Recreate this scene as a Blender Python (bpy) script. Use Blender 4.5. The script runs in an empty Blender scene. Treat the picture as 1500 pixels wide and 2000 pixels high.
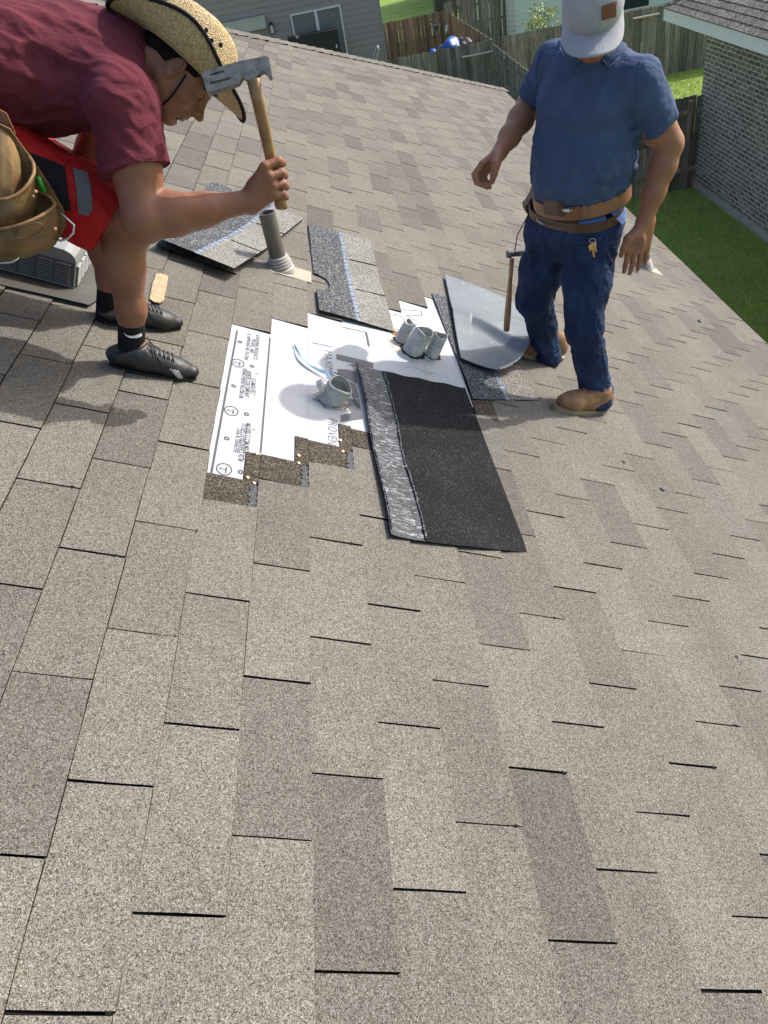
import bpy, bmesh, math, random
import numpy as np
from mathutils import Vector, Matrix
random.seed(7); rng = np.random.default_rng(7)
R_ = math.radians
scene = bpy.context.scene
# ---------------------------------------------------------------- camera
F_PX = 1468.772
RW = np.array([[0.98425316, -0.08182449, -0.15668591], [-0.17286542, -0.63071427, -0.75651639], [-0.03692247, 0.77168922, -0.63492714]])
CW = np.array([0.2759322, -0.4609087, 1.2653523])
PITCH = 0.48365
SP, CP = math.sin(PITCH), math.cos(PITCH)
cam_d = bpy.data.cameras.new('camera'); cam_o = bpy.data.objects.new('camera', cam_d)
scene.collection.objects.link(cam_o)
cam_o.matrix_world = Matrix([[RW[0][0], -RW[1][0], -RW[2][0], CW[0]], [RW[0][1], -RW[1][1], -RW[2][1], CW[1]],
                             [RW[0][2], -RW[1][2], -RW[2][2], CW[2]], [0, 0, 0, 1]])
cam_d.sensor_fit = 'HORIZONTAL'; cam_d.sensor_width = 36; cam_d.lens = 36 * F_PX / 1500
cam_d.clip_start = 0.05; cam_d.clip_end = 2000
scene.camera = cam_o
scene.render.resolution_x = 768; scene.render.resolution_y = 1024
# ---------------------------------------------------------------- light
SUN_EL, SUN_AZ = R_(37), R_(25)       # azimuth from +X towards +Y
sd = Vector((math.cos(SUN_EL) * math.cos(SUN_AZ), math.cos(SUN_EL) * math.sin(SUN_AZ), math.sin(SUN_EL)))
sun = bpy.data.lights.new('sun', 'SUN'); sun.energy = 2.75; sun.angle = R_(0.6); sun.color = (1, .965, .915)
sun_o = bpy.data.objects.new('sun', sun); scene.collection.objects.link(sun_o)
sun_o.rotation_euler = sd.to_track_quat('Z', 'Y').to_euler()
sun_o.location = (8, 5, 12)
world = bpy.data.worlds.new('World'); scene.world = world; world.use_nodes = True
wn = world.node_tree; bg = wn.nodes['Background']
sky = wn.nodes.new('ShaderNodeTexSky'); sky.sky_type = 'NISHITA'; sky.sun_disc = False
sky.sun_elevation = SUN_EL; sky.sun_rotation = math.pi / 2 - SUN_AZ
sky.air_density = 1.0; sky.dust_density = 3.5; sky.ozone_density = 1.0
wn.links.new(sky.outputs[0], bg.inputs[0]); bg.inputs[1].default_value = 0.15
scene.view_settings.view_transform = 'Standard'; scene.view_settings.look = 'None'
scene.view_settings.gamma = 1; scene.view_settings.use_curve_mapping = False
scene.view_settings.exposure = 0.75
# ---------------------------------------------------------------- frames
def rf(x, y, z=0.0):                       # roof frame (x down the slope, y along the eave, z off the roof) -> world
    return np.array([CP * x + SP * z, y, -SP * x + CP * z])
def ray(u, v): return RW.T @ np.array([(u - 750) / F_PX, (v - 1000) / F_PX, 1.0])
def onroof(u, v, z=0.0):                   # where the sight line of a photo pixel meets the roof plane raised by z
    d = ray(u, v); n = np.array([SP, 0, CP]); s = (z - n @ CW) / (n @ d); return CW + s * d
def cm(u, v, Z): return CW + Z * ray(u, v)
def roofxy(p): return np.array([CP * p[0] - SP * p[2], p[1], SP * p[0] + CP * p[2]])
# ---------------------------------------------------------------- object helpers
COL = scene.collection
def tag(o, label=None, cat=None, group=None, kind=None):
    if label: o['label'] = label
    if cat: o['category'] = cat
    if group: o['group'] = group
    if kind: o['kind'] = kind
    return o
def empty(name, loc, label, cat, group=None):
    o = bpy.data.objects.new(name, None); COL.objects.link(o); o.location = Vector(loc)
    o.empty_display_size = .1
    return tag(o, label, cat, group)
def root_loc(p):
    l = np.zeros(3)
    while p is not None: l = l + np.array(p.location); p = p.parent
    return l
def mk(name, verts, faces, mat, parent=None, origin=None, smooth=False, mats=None, midx=None):
    """mesh object from world-space vertices"""
    V = np.asarray(verts, float).reshape(-1, 3)
    if parent is not None: o0 = root_loc(parent)
    else: o0 = np.array(origin if origin is not None else (V.min(0) + V.max(0)) / 2, float)
    me = bpy.data.meshes.new(name)
    me.from_pydata((V - o0).tolist(), [], [list(map(int, f)) for f in faces])
    for m in (mats or [mat]): me.materials.append(m)
    if midx is not None: me.polygons.foreach_set('material_index', np.array(midx, dtype=np.int32))
    if smooth: me.polygons.foreach_set('use_smooth', np.ones(len(me.polygons), bool))
    me.update()
    o = bpy.data.objects.new(name, me); COL.objects.link(o)
    if parent is not None: o.parent = parent
    else: o.location = Vector(o0)
    return o
def face_attr(o, name, vals):
    a = o.data.attributes.new(name, 'FLOAT', 'FACE'); a.data.foreach_set('value', np.array(vals, dtype=np.float32)); return a
class MB:
    def __init__(s): s.v = []; s.f = []; s.t = []
    def quad(s, a, b, c, d, t=0):
        n = len(s.v); s.v += [a, b, c, d]; s.f.append((n, n + 1, n + 2, n + 3)); s.t.append(t)
    def poly(s, pts, t=0):
        n = len(s.v); s.v += list(pts); s.f.append(tuple(range(n, n + len(pts)))); s.t.append(t)
    def hexa(s, P, t=0):                   # 8 points: bottom 4 (ccw), top 4
        n = len(s.v); s.v += list(P)
        for q in ((3, 2, 1, 0), (4, 5, 6, 7), (0, 1, 5, 4), (1, 2, 6, 5), (2, 3, 7, 6), (3, 0, 4, 7)):
            s.f.append(tuple(n + i for i in q)); s.t.append(t)
    def box(s, lo, hi, t=0, fr=None):
        x0, y0, z0 = lo; x1, y1, z1 = hi
        P = [(x0, y0, z0), (x1, y0, z0), (x1, y1, z0), (x0, y1, z0), (x0, y0, z1), (x1, y0, z1), (x1, y1, z1), (x0, y1, z1)]
        if fr: P = [fr(*p) for p in P]
        s.hexa(P, t)
    def prism(s, outline, a, b, t=0):      # outline: list of 3-points; extruded by vector from a offset to b offset
        n = len(s.v); k = len(outline); a = np.array(a); b = np.array(b)
        s.v += [tuple(np.array(p) + a) for p in outline] + [tuple(np.array(p) + b) for p in outline]
        s.f.append(tuple(n + i for i in range(k))[::-1]); s.t.append(t)
        s.f.append(tuple(n + k + i for i in range(k))); s.t.append(t)
        for i in range(k):
            j = (i + 1) % k; s.f.append((n + i, n + j, n + k + j, n + k + i)); s.t.append(t)
    def tube(s, pts, rad, seg=12, caps=True, t=0, flat=1.0):
        pts = [np.array(p, float) for p in pts]; m = len(pts)
        if np.isscalar(rad): rad = [rad] * m
        n0 = len(s.v); up = None
        for i, p in enumerate(pts):
            d = pts[min(i + 1, m - 1)] - pts[max(i - 1, 0)]; d = d / (np.linalg.norm(d) + 1e-12)
            if up is None: up = np.cross(d, [0.3, 0.2, 1.0]); 
            up = up - d * (up @ d); up /= np.linalg.norm(up) + 1e-12
            w = np.cross(d, up)
            for k in range(seg):
                a = 2 * math.pi * k / seg
                s.v.append(tuple(p + rad[i] * (math.cos(a) * up + flat * math.sin(a) * w)))
        for i in range(m - 1):
            for k in range(seg):
                k2 = (k + 1) % seg
                s.f.append((n0 + i * seg + k, n0 + i * seg + k2, n0 + (i + 1) * seg + k2, n0 + (i + 1) * seg + k)); s.t.append(t)
        if caps:
            s.f.append(tuple(n0 + k for k in range(seg))[::-1]); s.t.append(t)
            s.f.append(tuple(n0 + (m - 1) * seg + k for k in range(seg))); s.t.append(t)
    def build(s, name, mat, parent=None, origin=None, smooth=False, tone=False, **kw):
        o = mk(name, s.v, s.f, mat, parent, origin, smooth, **kw)
        if tone: face_attr(o, 'tone', s.t)
        return o
# ---------------------------------------------------------------- material helpers
def new_mat(name):
    m = bpy.data.materials.new(name); m.use_nodes = True
    nt = m.node_tree; b = nt.nodes['Principled BSDF']; return m, nt, b
def N(nt, typ, **kw):
    n = nt.nodes.new(typ)
    for k, v in kw.items():
        if k == 'op': n.operation = v
        elif k.startswith('i_'): n.inputs[k[2:]].default_value = v
        elif k.startswith('n'): n.inputs[int(k[1:])].default_value = v
        else: setattr(n, k, v)
    return n
def L(nt, a, b): nt.links.new(a, b)
def ramp(nt, src, stops, interp='LINEAR'):
    r = nt.nodes.new('ShaderNodeValToRGB'); r.color_ramp.interpolation = interp
    el = r.color_ramp.elements
    while len(el) < len(stops): el.new(0.5)
    for e, (p, c) in zip(el, stops):
        e.position = p; e.color = (c[0], c[1], c[2], 1) if not np.isscalar(c) else (c, c, c, 1)
    L(nt, src, r.inputs[0]); return r.outputs[0]
def mixc(nt, fac, a, b, mode='MIX'):
    m = nt.nodes.new('ShaderNodeMix'); m.data_type = 'RGBA'; m.blend_type = mode
    for sock, val in ((m.inputs[0], fac), (m.inputs[6], a), (m.inputs[7], b)):
        if isinstance(val, bpy.types.NodeSocket): L(nt, val, sock)
        elif np.isscalar(val): sock.default_value = val
        else: sock.default_value = (*val, 1)
    return m.outputs[2]
def noise(nt, co, scale, detail=3, rough=.55, dist=0.0, out='Fac'):
    n = N(nt, 'ShaderNodeTexNoise'); n.inputs['Scale'].default_value = scale; n.inputs['Detail'].default_value = detail
    n.inputs['Roughness'].default_value = rough; n.inputs['Distortion'].default_value = dist
    L(nt, co, n.inputs['Vector']); return n.outputs[out]
def bump(nt, h, strength, dist=.002, nrm=None):
    b = N(nt, 'ShaderNodeBump'); b.inputs['Strength'].default_value = strength; b.inputs['Distance'].default_value = dist
    L(nt, h, b.inputs['Height'])
    if nrm is not None: L(nt, nrm, b.inputs['Normal'])
    return b.outputs[0]
def tc(nt, kind='Object'): return N(nt, 'ShaderNodeTexCoord').outputs[kind]
def simple(name, col, rough=.6, metal=0.0, var=.12, vscale=12, bscale=0, bstr=.2, bdist=.002, spec=.5):
    m, nt, b = new_mat(name); co = tc(nt)
    n = noise(nt, co, vscale, 4)
    c = ramp(nt, n, [(.3, [x * (1 - var) for x in col]), (.7, [min(1, x * (1 + var)) for x in col])])
    L(nt, c, b.inputs['Base Color']); b.inputs['Roughness'].default_value = rough; b.inputs['Metallic'].default_value = metal
    b.inputs['Specular IOR Level'].default_value = spec
    if bscale: L(nt, bump(nt, noise(nt, co, bscale, 4), bstr, bdist), b.inputs['Normal'])
    return m
def granules(name, stops, scale=430, tonecols=None, blot=.12, bstr=.55, rough=.95, gain=1.0):
    """mineral granules: each cell its own colour, scaled by the tab's own tone"""
    m, nt, b = new_mat(name); co = tc(nt)
    v = N(nt, 'ShaderNodeTexVoronoi'); v.inputs['Scale'].default_value = scale; L(nt, co, v.inputs['Vector'])
    sep = N(nt, 'ShaderNodeSeparateColor'); L(nt, v.outputs['Color'], sep.inputs[0])
    c = ramp(nt, sep.outputs[0], stops, 'CONSTANT')
    # larger clumps so that some contrast survives at a distance
    v2 = N(nt, 'ShaderNodeTexVoronoi'); v2.inputs['Scale'].default_value = scale * .42; L(nt, co, v2.inputs['Vector'])
    sep2 = N(nt, 'ShaderNodeSeparateColor'); L(nt, v2.outputs['Color'], sep2.inputs[0])
    c = mixc(nt, 1.0, c, ramp(nt, sep2.outputs[1], [(0, .84), (.5, 1.0), (1, 1.14)]), 'MULTIPLY')
    c = mixc(nt, 1.0, c, ramp(nt, noise(nt, co, 2.2, 4, .6), [(.3, 1 - blot), (.7, 1 + blot)]), 'MULTIPLY')
    c = mixc(nt, 1.0, c, ramp(nt, noise(nt, co, 14, 5, .7), [(.3, 1 - blot * .6), (.7, 1 + blot * .6)]), 'MULTIPLY')
    if tonecols:
        at = N(nt, 'ShaderNodeAttribute'); at.attribute_name = 'tone'
        tcol = ramp(nt, at.outputs['Fac'], tonecols, 'CONSTANT')
        c = mixc(nt, 1.0, c, tcol, 'MULTIPLY')
    L(nt, c, b.inputs['Base Color']); b.inputs['Roughness'].default_value = rough
    b.inputs['Specular IOR Level'].default_value = .25
    L(nt, bump(nt, v.outputs['Distance'], bstr, .0015), b.inputs['Normal'])
    return m
# ---------------------------------------------------------------- materials of the setting
G0 = [(0, (.048, .044, .037)), (.12, (.093, .086, .074)), (.3, (.141, .130, .109)), (.52, (.183, .167, .137)), (.68, (.158, .163, .158)), (.8, (.22, .202, .167)), (.94, (.29, .278, .252))]
TONES = [(0, (1, 1, 1)), (.1, (1.09, 1.075, 1.05)), (.35, (1.0, .985, .965)), (.52, (.93, .915, .90)), (.7, (.86, .84, .84)), (.88, (.77, .745, .75))]
M_shingle = granules('shingle_granules', G0, 600, TONES, .09)
M_slot = simple('asphalt_underside', (.011, .010, .009), .95, spec=.1)
M_brown = granules('shingle_brown_headlap', [(0, (.018, .015, .011)), (.25, (.04, .033, .025)), (.5, (.068, .056, .042)), (.75, (.11, .092, .07)), (.92, (.2, .175, .14))], 400, None, .1)
M_shingle_far = granules('shingle_granules_neighbour', [(0, (.06, .055, .045)), (.3, (.17, .155, .13)), (.6, (.24, .22, .185)), (.9, (.34, .32, .28))], 60, TONES)

# ================================================================ THE ROOF BEING REPAIRED
EXP, TAB, OFF = 0.142875, 0.3429, 0.39638      # exposure, tab width, course stagger
EAVE_C = 22
house = empty('house', rf(0, 2, -.3), 'beige shingled hip roof of the house under repair', 'house')
def hip_y(x): return 9.43 + x * (12.54 - 8.67) / (3.183 + .682) - 0.06
tabs = MB(); slot_w = .0044
C0 = -24
def tab(x0, x1, y0, y1, zt0, zt1, tone, jig):
    # top surface split in 2 x 3 so that tabs are not dead flat
    ny = 3; xs = [x0, (x0 + x1) / 2, x1]
    n = len(tabs.v); dz = jig
    for i, x in enumerate(xs):
        f = i / 2
        for j in range(ny + 1):
            g = j / ny; y = y0 + (y1 - y0) * g
            y = y + (random.uniform(-.0007, .0007) if j in (0, ny) else 0); z = zt0 + (zt1 - zt0) * f + f * (dz[0] * (1 - g) + dz[1] * g) + f * dz[2] * math.sin(g * math.pi)
            xx = x + (f == 1) * (dz[3] * (g - .5) + random.uniform(-.0006, .0006))
            tabs.v.append(tuple(rf(xx, y, z)))
    w = ny + 1
    for i in range(2):
        for j in range(ny): tabs.f.append((n + i * w + j, n + (i + 1) * w + j, n + (i + 1) * w + j + 1, n + i * w + j + 1)); tabs.t.append(tone)
    # skirts: butt edge and both slot sides
    b = len(tabs.v)
    ring = [n + 2 * w + j for j in range(w)]
    for k in ring: p = roofxy(tabs.v[k]); tabs.v.append(tuple(rf(p[0] + random.uniform(.0006, .0026), p[1], -.0006)))
    for j in range(ny): tabs.f.append((ring[j], b + j, b + j + 1, ring[j + 1])); tabs.t.append(-1)
    for side in (0, w - 1):
        idx = [n + i * w + side for i in range(3)]; b = len(tabs.v)
        for k in idx: p = roofxy(tabs.v[k]); tabs.v.append(tuple(rf(p[0], p[1], -.004)))
        for i in range(2): tabs.f.append((idx[i], idx[i + 1], b + i + 1, b + i) if side == 0 else (idx[i + 1], idx[i], b + i, b + i + 1)); tabs.t.append(-1)
for c in range(C0, EAVE_C):
    kmin = int(math.floor((-2.2) / TAB - OFF * c)) ; kmax = int(math.ceil(14 / TAB - OFF * c))
    prev = 0
    for k in range(kmin, kmax):
        slot_w = .0046 + .0007 * min(6, max(0, (k + OFF * c) * TAB - .6)); y0 = (k + OFF * c) * TAB + slot_w / 2; y1 = (k + 1 + OFF * c) * TAB - slot_w / 2
        x0 = c * EXP; x1 = (c + 1) * EXP
        hy = hip_y(x0)
        if y0 > hy: continue
        y1 = min(y1, hy + .02)
        if -2 <= c <= 4 and 4 <= k <= 6: 
            continue
        # colours come in blends: neighbouring tabs of one shingle lean the same way
        t = random.random(); t = .55 * t + .45 * ((math.sin(k * 12.9898 + c * 4.1 + (k // 3) * 78.2) * 43758.5) % 1.0)
        dark = random.random() < (.2 if y0 > 3 else .13)
        tone = .8 + .15 * random.random() if dark else t * .75
        if dark and y0 < 3 and random.random() < .5: tone = .75
        tab(x0 + random.uniform(-.0008, .0008), x1 + random.uniform(-.0015, .0015), y0 + random.uniform(-.0012, .0012), y1 + random.uniform(-.0012, .0012),
            .0004, .0060, tone, (random.uniform(-.0006, .0012), random.uniform(-.0006, .0012), random.uniform(-.0005, .0005), random.uniform(-.0018, .0018)))
bleed = tabs
for c in range(-6, 14):
    for k in range(-8, 14):
        y = (k + OFF * c) * TAB
        if not (-.3 < y < 5) or random.random() > .4 or (-3 <= c <= 5 and 3.9 < k < 8): continue
        xc = (c + 1) * EXP - random.uniform(.0, .035); r0 = random.uniform(.002, .0055)
        pts = [rf(xc + r0 * 1.6 * math.cos(a) * random.uniform(.5, 1.2), y + r0 * math.sin(a) * random.uniform(.5, 1.2), .0064) for a in np.linspace(0, 2 * math.pi, 9)[:-1]]; bleed.poly(pts, -1)
to = tabs.build('shingle_tabs', M_shingle, house, mats=[M_shingle, M_slot], midx=[1 if t < 0 else 0 for t in tabs.t], tone=True)
# deck sheet under the tabs (shows in the slots), cut along the hip line
dk = MB()
xs = np.linspace((C0) * EXP, EAVE_C * EXP, 12)
for a, b_ in zip(xs[:-1], xs[1:]):
    dk.quad(rf(a, -2.4, -.0035), rf(b_, -2.4, -.0035), rf(b_, hip_y(b_) + .02, -.0035), rf(a, hip_y(a) + .02, -.0035))
dk.build('roof_deck', M_slot, house)
# far hip slope, falling away to +Y, and the slope beyond the top ridge
bs = MB(); xr0, xr1 = C0 * EXP, EAVE_C * EXP
p0, p1 = rf(xr0, hip_y(xr0), -.004), rf(xr1, hip_y(xr1), -.004)
q0 = np.array([p0[0], p0[1] + (p0[2] - p1[2]) / math.tan(PITCH), p1[2]])
bs.poly([p0, p1, (p1[0], p1[1] + .01, p1[2]), q0]); 
top = rf(xr0, 0, 0); 
bs.quad((top[0], -2.4, top[2] - .004), (top[0], hip_y(xr0), top[2] - .004), (top[0] - 5, hip_y(xr0), top[2] - 2.6), (top[0] - 5, -2.4, top[2] - 2.6))
bs.build('back_slope', M_brown, house)
# hip caps along the far edge
capm = MB(); a = rf(xr0, hip_y(xr0), 0); b_ = rf(xr1 + .02, hip_y(xr1 + .02), 0); d = (b_ - a); ln = np.linalg.norm(d); d /= ln
nrm = np.array([SP, 0, CP]); side = np.cross(nrm, d); side /= np.linalg.norm(side)   # pointing to +Y-ish
nback = np.array([0, SP, CP]); sideb = np.cross(d, nback); sideb /= np.linalg.norm(sideb)
if side[1] > 0: side = -side
if sideb[1] < 0: sideb = -sideb
st = .143; nn = int(ln / st)
for i in range(nn):
    s0, s1 = i * st - .02, (i + 1) * st
    w = .15 + random.uniform(-.004, .004); z0, z1 = .006, .016 + random.uniform(-.002, .003)
    A0 = a + d * s0 + nrm * z0; A1 = a + d * s1 + nrm * z1
    B0 = A0 + side * w; B1 = A1 + side * w; D0 = A0 + sideb * w; D1 = A1 + sideb * w
    t = random.random() * .7
    up = np.array([0, 0, .006])
    capm.quad(A0 + up, A1 + up, B1, B0, t); capm.quad(A1 + up, A0 + up, D0, D1, t)
    capm.quad(B0, B1, B1 - nrm * z1 * 1.1, B0 - nrm * z0 * 1.1, -1)
    capm.quad(A1 + up, B1, B1 - nrm * .014, A1 - nrm * .01, -1) if False else capm.quad(B1, A1 + up, A1 - nrm * .006, B1 - nrm * .012, -1)
capm.build('hip_cap', M_shingle, house, mats=[M_shingle, M_slot], midx=[1 if t < 0 else 0 for t in capm.t], tone=True)
# eave: drip edge, fascia, walls below
M_drip = simple('drip_edge_metal', (.45, .43, .4), .5, .3)
M_fascia = simple('white_fascia_paint', (.72, .73, .71), .55, var=.05)
ev = MB(); xe = EAVE_C * EXP; yend = hip_y(xe)
ev.box((xe - .03, -2.4, -.012), (xe + .012, yend, -.0045), fr=rf)
ev.build('drip_edge', M_drip, house)
fb = MB(); E = rf(xe, 0, -.012)
fb.box((E[0] - .03, -2.4, E[2] - .17), (E[0] - .005, yend + .01, E[2] - .003)); fb.box((-7, yend - .02, E[2] - .17), (E[0] - .035, yend, E[2] - .01))
fb.build('fascia', M_fascia, house)
# the ground level
GZ = -4.5
M_brick, nt, b = new_mat('grey_brick')
co = tc(nt); sx = N(nt, 'ShaderNodeSeparateXYZ'); L(nt, co, sx.inputs[0])
ad = N(nt, 'ShaderNodeMath', op='ADD'); L(nt, sx.outputs[0], ad.inputs[0]); L(nt, sx.outputs[1], ad.inputs[1])
cx = N(nt, 'ShaderNodeCombineXYZ'); L(nt, ad.outputs[0], cx.inputs[0]); L(nt, sx.outputs[2], cx.inputs[1])
wob = N(nt, 'ShaderNodeVectorMath', op='ADD'); nz = N(nt, 'ShaderNodeVectorMath', op='SCALE'); L(nt, noise(nt, co, 9, 2, out='Color'), nz.inputs[0]); nz.inputs['Scale'].default_value = .012
L(nt, cx.outputs[0], wob.inputs[0]); L(nt, nz.outputs[0], wob.inputs[1])
br = N(nt, 'ShaderNodeTexBrick'); L(nt, wob.outputs[0], br.inputs['Vector'])
br.inputs['Scale'].default_value = 1; br.inputs['Brick Width'].default_value = .205; br.inputs['Row Height'].default_value = .0755
br.inputs['Mortar Size'].default_value = .007; br.inputs['Mortar Smooth'].default_value = .3; br.inputs['Bias'].default_value = -.2
br.inputs['Color1'].default_value = (.115, .10, .092, 1); br.inputs['Color2'].default_value = (.23, .205, .19, 1); br.inputs['Mortar'].default_value = (.6, .56, .52, 1)
sm = ramp(nt, noise(nt, co, 7, 6, .75), [(.52, 0), (.68, 1)]); sm2 = ramp(nt, noise(nt, co, 26, 4, .7), [(.52, 0), (.6, 1)])
c = mixc(nt, 1.0, br.outputs['Color'], ramp(nt, noise(nt, co, 22, 5, .7), [(.3, .45), (.7, 1.6)]), 'MULTIPLY')
fm = N(nt, 'ShaderNodeMath', op='MULTIPLY'); L(nt, sm, fm.inputs[0]); L(nt, sm2, fm.inputs[1])
c = mixc(nt, fm.outputs[0], c, (.62, .6, .58)); L(nt, c, b.inputs['Base Color']); b.inputs['Roughness'].default_value = .9
inv = N(nt, 'ShaderNodeMath', op='SUBTRACT'); inv.inputs[0].default_value = 1; L(nt, br.outputs['Fac'], inv.inputs[1])
L(nt, bump(nt, inv.outputs[0], .6, .006), b.inputs['Normal'])
wl = MB(); wl.box((-7, -2.2, GZ), (E[0] - .35, yend - .35, E[2] - .15)); wl.build('wall', M_brick, house)
sf = MB(); sf.quad((E[0] - .4, -2.3, E[2] - .165), (E[0] - .03, -2.3, E[2] - .165), (E[0] - .03, yend - .02, E[2] - .165), (E[0] - .4, yend - .02, E[2] - .165)); sf.build('soffit', M_fascia, house)
# ================================================================ GROUND
M_grass, nt, b = new_mat('lawn_grass'); co = tc(nt)
c = ramp(nt, noise(nt, co, 1.1, 6, .7), [(.3, (.12, .21, .035)), (.5, (.19, .28, .045)), (.72, (.3, .34, .07))])
c = mixc(nt, 1.0, c, ramp(nt, noise(nt, co, 38, 5, .8), [(.25, .45), (.75, 1.7)]), 'MULTIPLY')
L(nt, c, b.inputs['Base Color']); b.inputs['Roughness'].default_value = .85; b.inputs['Specular IOR Level'].default_value = .2
L(nt, bump(nt, noise(nt, co, 45, 5, .8), .5, .02), b.inputs['Normal'])
g = MB(); g.quad((-400, -200, GZ), (400, -200, GZ), (400, 900, GZ), (-400, 900, GZ)); go = g.build('lawn', M_grass); tag(go, kind='structure')
def blades(n, x0, x1, y0, y1, h0, h1, cols):
    xs = rng.uniform(x0, x1, n); ys = rng.uniform(y0, y1, n); h = rng.uniform(h0, h1, n); a = rng.uniform(0, 6.28, n); w = rng.uniform(.004, .009, n)
    lean = rng.uniform(-.03, .03, (n, 2)); V = np.zeros((n, 3, 3))
    V[:, 0] = np.stack([xs - np.cos(a) * w, ys - np.sin(a) * w, np.full(n, GZ)], 1); V[:, 1] = np.stack([xs + np.cos(a) * w, ys + np.sin(a) * w, np.full(n, GZ)], 1)
    V[:, 2] = np.stack([xs + lean[:, 0], ys + lean[:, 1], GZ + h], 1)
    return V.reshape(-1, 3), np.arange(3 * n).reshape(-1, 3)
M_blade, nt, b = new_mat('grass_blades'); co = tc(nt)
c = ramp(nt, noise(nt, co, 2.2, 6, .75), [(.3, (.27, .38, .10)), (.55, (.36, .46, .13)), (.75, (.5, .5, .18))]); L(nt, c, b.inputs['Base Color']); b.inputs['Roughness'].default_value = .7
Vb, Fb = blades(90000, 2.8, 7.1, 2.5, 15.0, .02, .055, None)
Vc, Fc = blades(14000, 6.2, 10.5, 15.2, 24.4, .03, .08, None)
o = mk('grass', np.concatenate([Vb, Vc]), np.concatenate([Fb, Fc + len(Vb)]), M_blade, origin=(6, 9, GZ)); tag(o, 'short mown grass of the side yard beside the brick wall', 'grass', kind='stuff')
# ================================================================ NEIGHBOURING BRICK HOUSE (right)
bh = empty('brick_house', (9.5, 13, GZ), 'grey brick house with pale fascia at the right edge', 'house')
BX, BY = 7.13, 15.25; TOPZ = GZ + 2.95
m = MB(); m.box((BX, 4.0, GZ + .16), (BX + 9, BY, TOPZ)); m.build('wall', M_brick, bh)
M_conc = simple('concrete', (.32, .31, .28), .9, var=.2, bscale=40)
m = MB(); m.box((BX - .02, 4, GZ - .1), (BX + 9, BY + .02, GZ + .158)); m.build('foundation', M_conc, bh)
# eaves
EX = 6.43; EY = 15.07 + .55; EZ = GZ + 3.0
m = MB(); m.box((EX, 3.5, EZ), (EX + .03, EY, EZ + .19)); m.box((EX + .03, EY - .03, EZ), (BX + 9, EY, EZ + .19)); m.build('fascia', M_fascia, bh)
m = MB(); m.quad((EX + .03, 3.5, EZ + .02), (EX + .03, EY - .03, EZ + .02), (BX + 9, EY - .03, EZ + .02), (BX + 9, 3.5, EZ + .02)); m.build('soffit', M_fascia, bh)
rb = MB(); th = R_(26); cs, sn = math.cos(th), math.sin(th); ox, oz = EX - .03, EZ + .2
def rb_f(s, y, z): return (ox + cs * s - sn * z, y, oz + sn * s + cs * z)
s = 0; row = 0
while s < 4.2:
    y = 3.0 + (row % 2) * .17
    while y < EY:
        hy = EY + .03 - (ox + cs * s - EX) * 1.0
        y1 = min(y + .337, hy)
        if y1 > y + .02:
            t = random.random() * .95
            P = [rb_f(s, y, .012), rb_f(s, y1, .012), rb_f(s + .15, min(y1, hy - .0), .004), rb_f(s + .15, y, .004)]
            rb.poly(P[::-1], t); rb.poly([rb_f(s, y, 0), rb_f(s, y1, 0), P[1], P[0]], -1)
        y += .343
    s += .145; row += 1
rb.quad(rb_f(0, 3.0, -.004), rb_f(4.3, 3.0, -.004), rb_f(4.3, EY - 3.85, -.004), rb_f(0, EY, -.004), -1)
rb.quad((ox, EY + .03, oz), (ox + 3.9, EY + .03 - 3.9, oz + 1.9), (ox + 10, EY + .03 - 3.9, oz + 1.9), (ox + 10, EY + .03, oz), .5)
rb.build('roof', M_shingle_far, bh, mats=[M_shingle_far, M_slot], midx=[1 if t < 0 else 0 for t in rb.t], tone=True)
m = MB(); A = np.array((ox - .02, EY + .05, oz + .0)); Bv = np.array((ox + 3.9, EY + .03 - 3.9, oz + 1.92)); dv = (Bv - A); ll = np.linalg.norm(dv); dv /= ll
for i in range(int(ll / .14)):
    q = A + dv * i * .14; r_ = q + dv * .15
    m.quad(q + (0, 0, .03), r_ + (0, 0, .02), r_ + (0, -.13, .0), q + (0, -.13, .012), random.random() * .8); m.quad(r_ + (0, 0, .02), q + (0, 0, .03), q + (.16, 0, .008), r_ + (.16, 0, 0), random.random() * .8)
m.build('hip_cap', M_shingle_far, bh, tone=True)
# ================================================================ FENCES
def woodmat(name, cols, sc=1.0):
    m, nt, b = new_mat(name); co = tc(nt)
    at = N(nt, 'ShaderNodeAttribute'); at.attribute_name = 'tone'
    mp = N(nt, 'ShaderNodeMapping'); mp.inputs['Scale'].default_value = (14, 14, .9); L(nt, co, mp.inputs[0])
    ad = N(nt, 'ShaderNodeVectorMath', op='ADD'); L(nt, mp.outputs[0], ad.inputs[0]); sc_ = N(nt, 'ShaderNodeVectorMath', op='SCALE'); L(nt, at.outputs['Vector'], sc_.inputs[0]); sc_.inputs['Scale'].default_value = 37; L(nt, sc_.outputs[0], ad.inputs[1])
    n = noise(nt, ad.outputs[0], 1.4 * sc, 6, .65, 1.2)
    c = ramp(nt, n, [(.28, cols[0]), (.5, cols[1]), (.72, cols[2])])
    c = mixc(nt, 1, c, ramp(nt, at.outputs['Fac'], [(0, .55), (1, 1.4)]), 'MULTIPLY')
    L(nt, c, b.inputs['Base Color']); b.inputs['Roughness'].default_value = .9
    L(nt, bump(nt, n, .5, .004), b.inputs['Normal']); return m
M_fgrey = woodmat('weathered_grey_wood', [(.07, .06, .046), (.175, .155, .122), (.34, .305, .245)])
M_fbrown = woodmat('weathered_brown_wood', [(.09, .06, .032), (.21, .15, .09), (.36, .27, .17)])
M_fnew = woodmat('pale_cut_wood', [(.3, .27, .2), (.42, .38, .3), (.5, .47, .4)])
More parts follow.
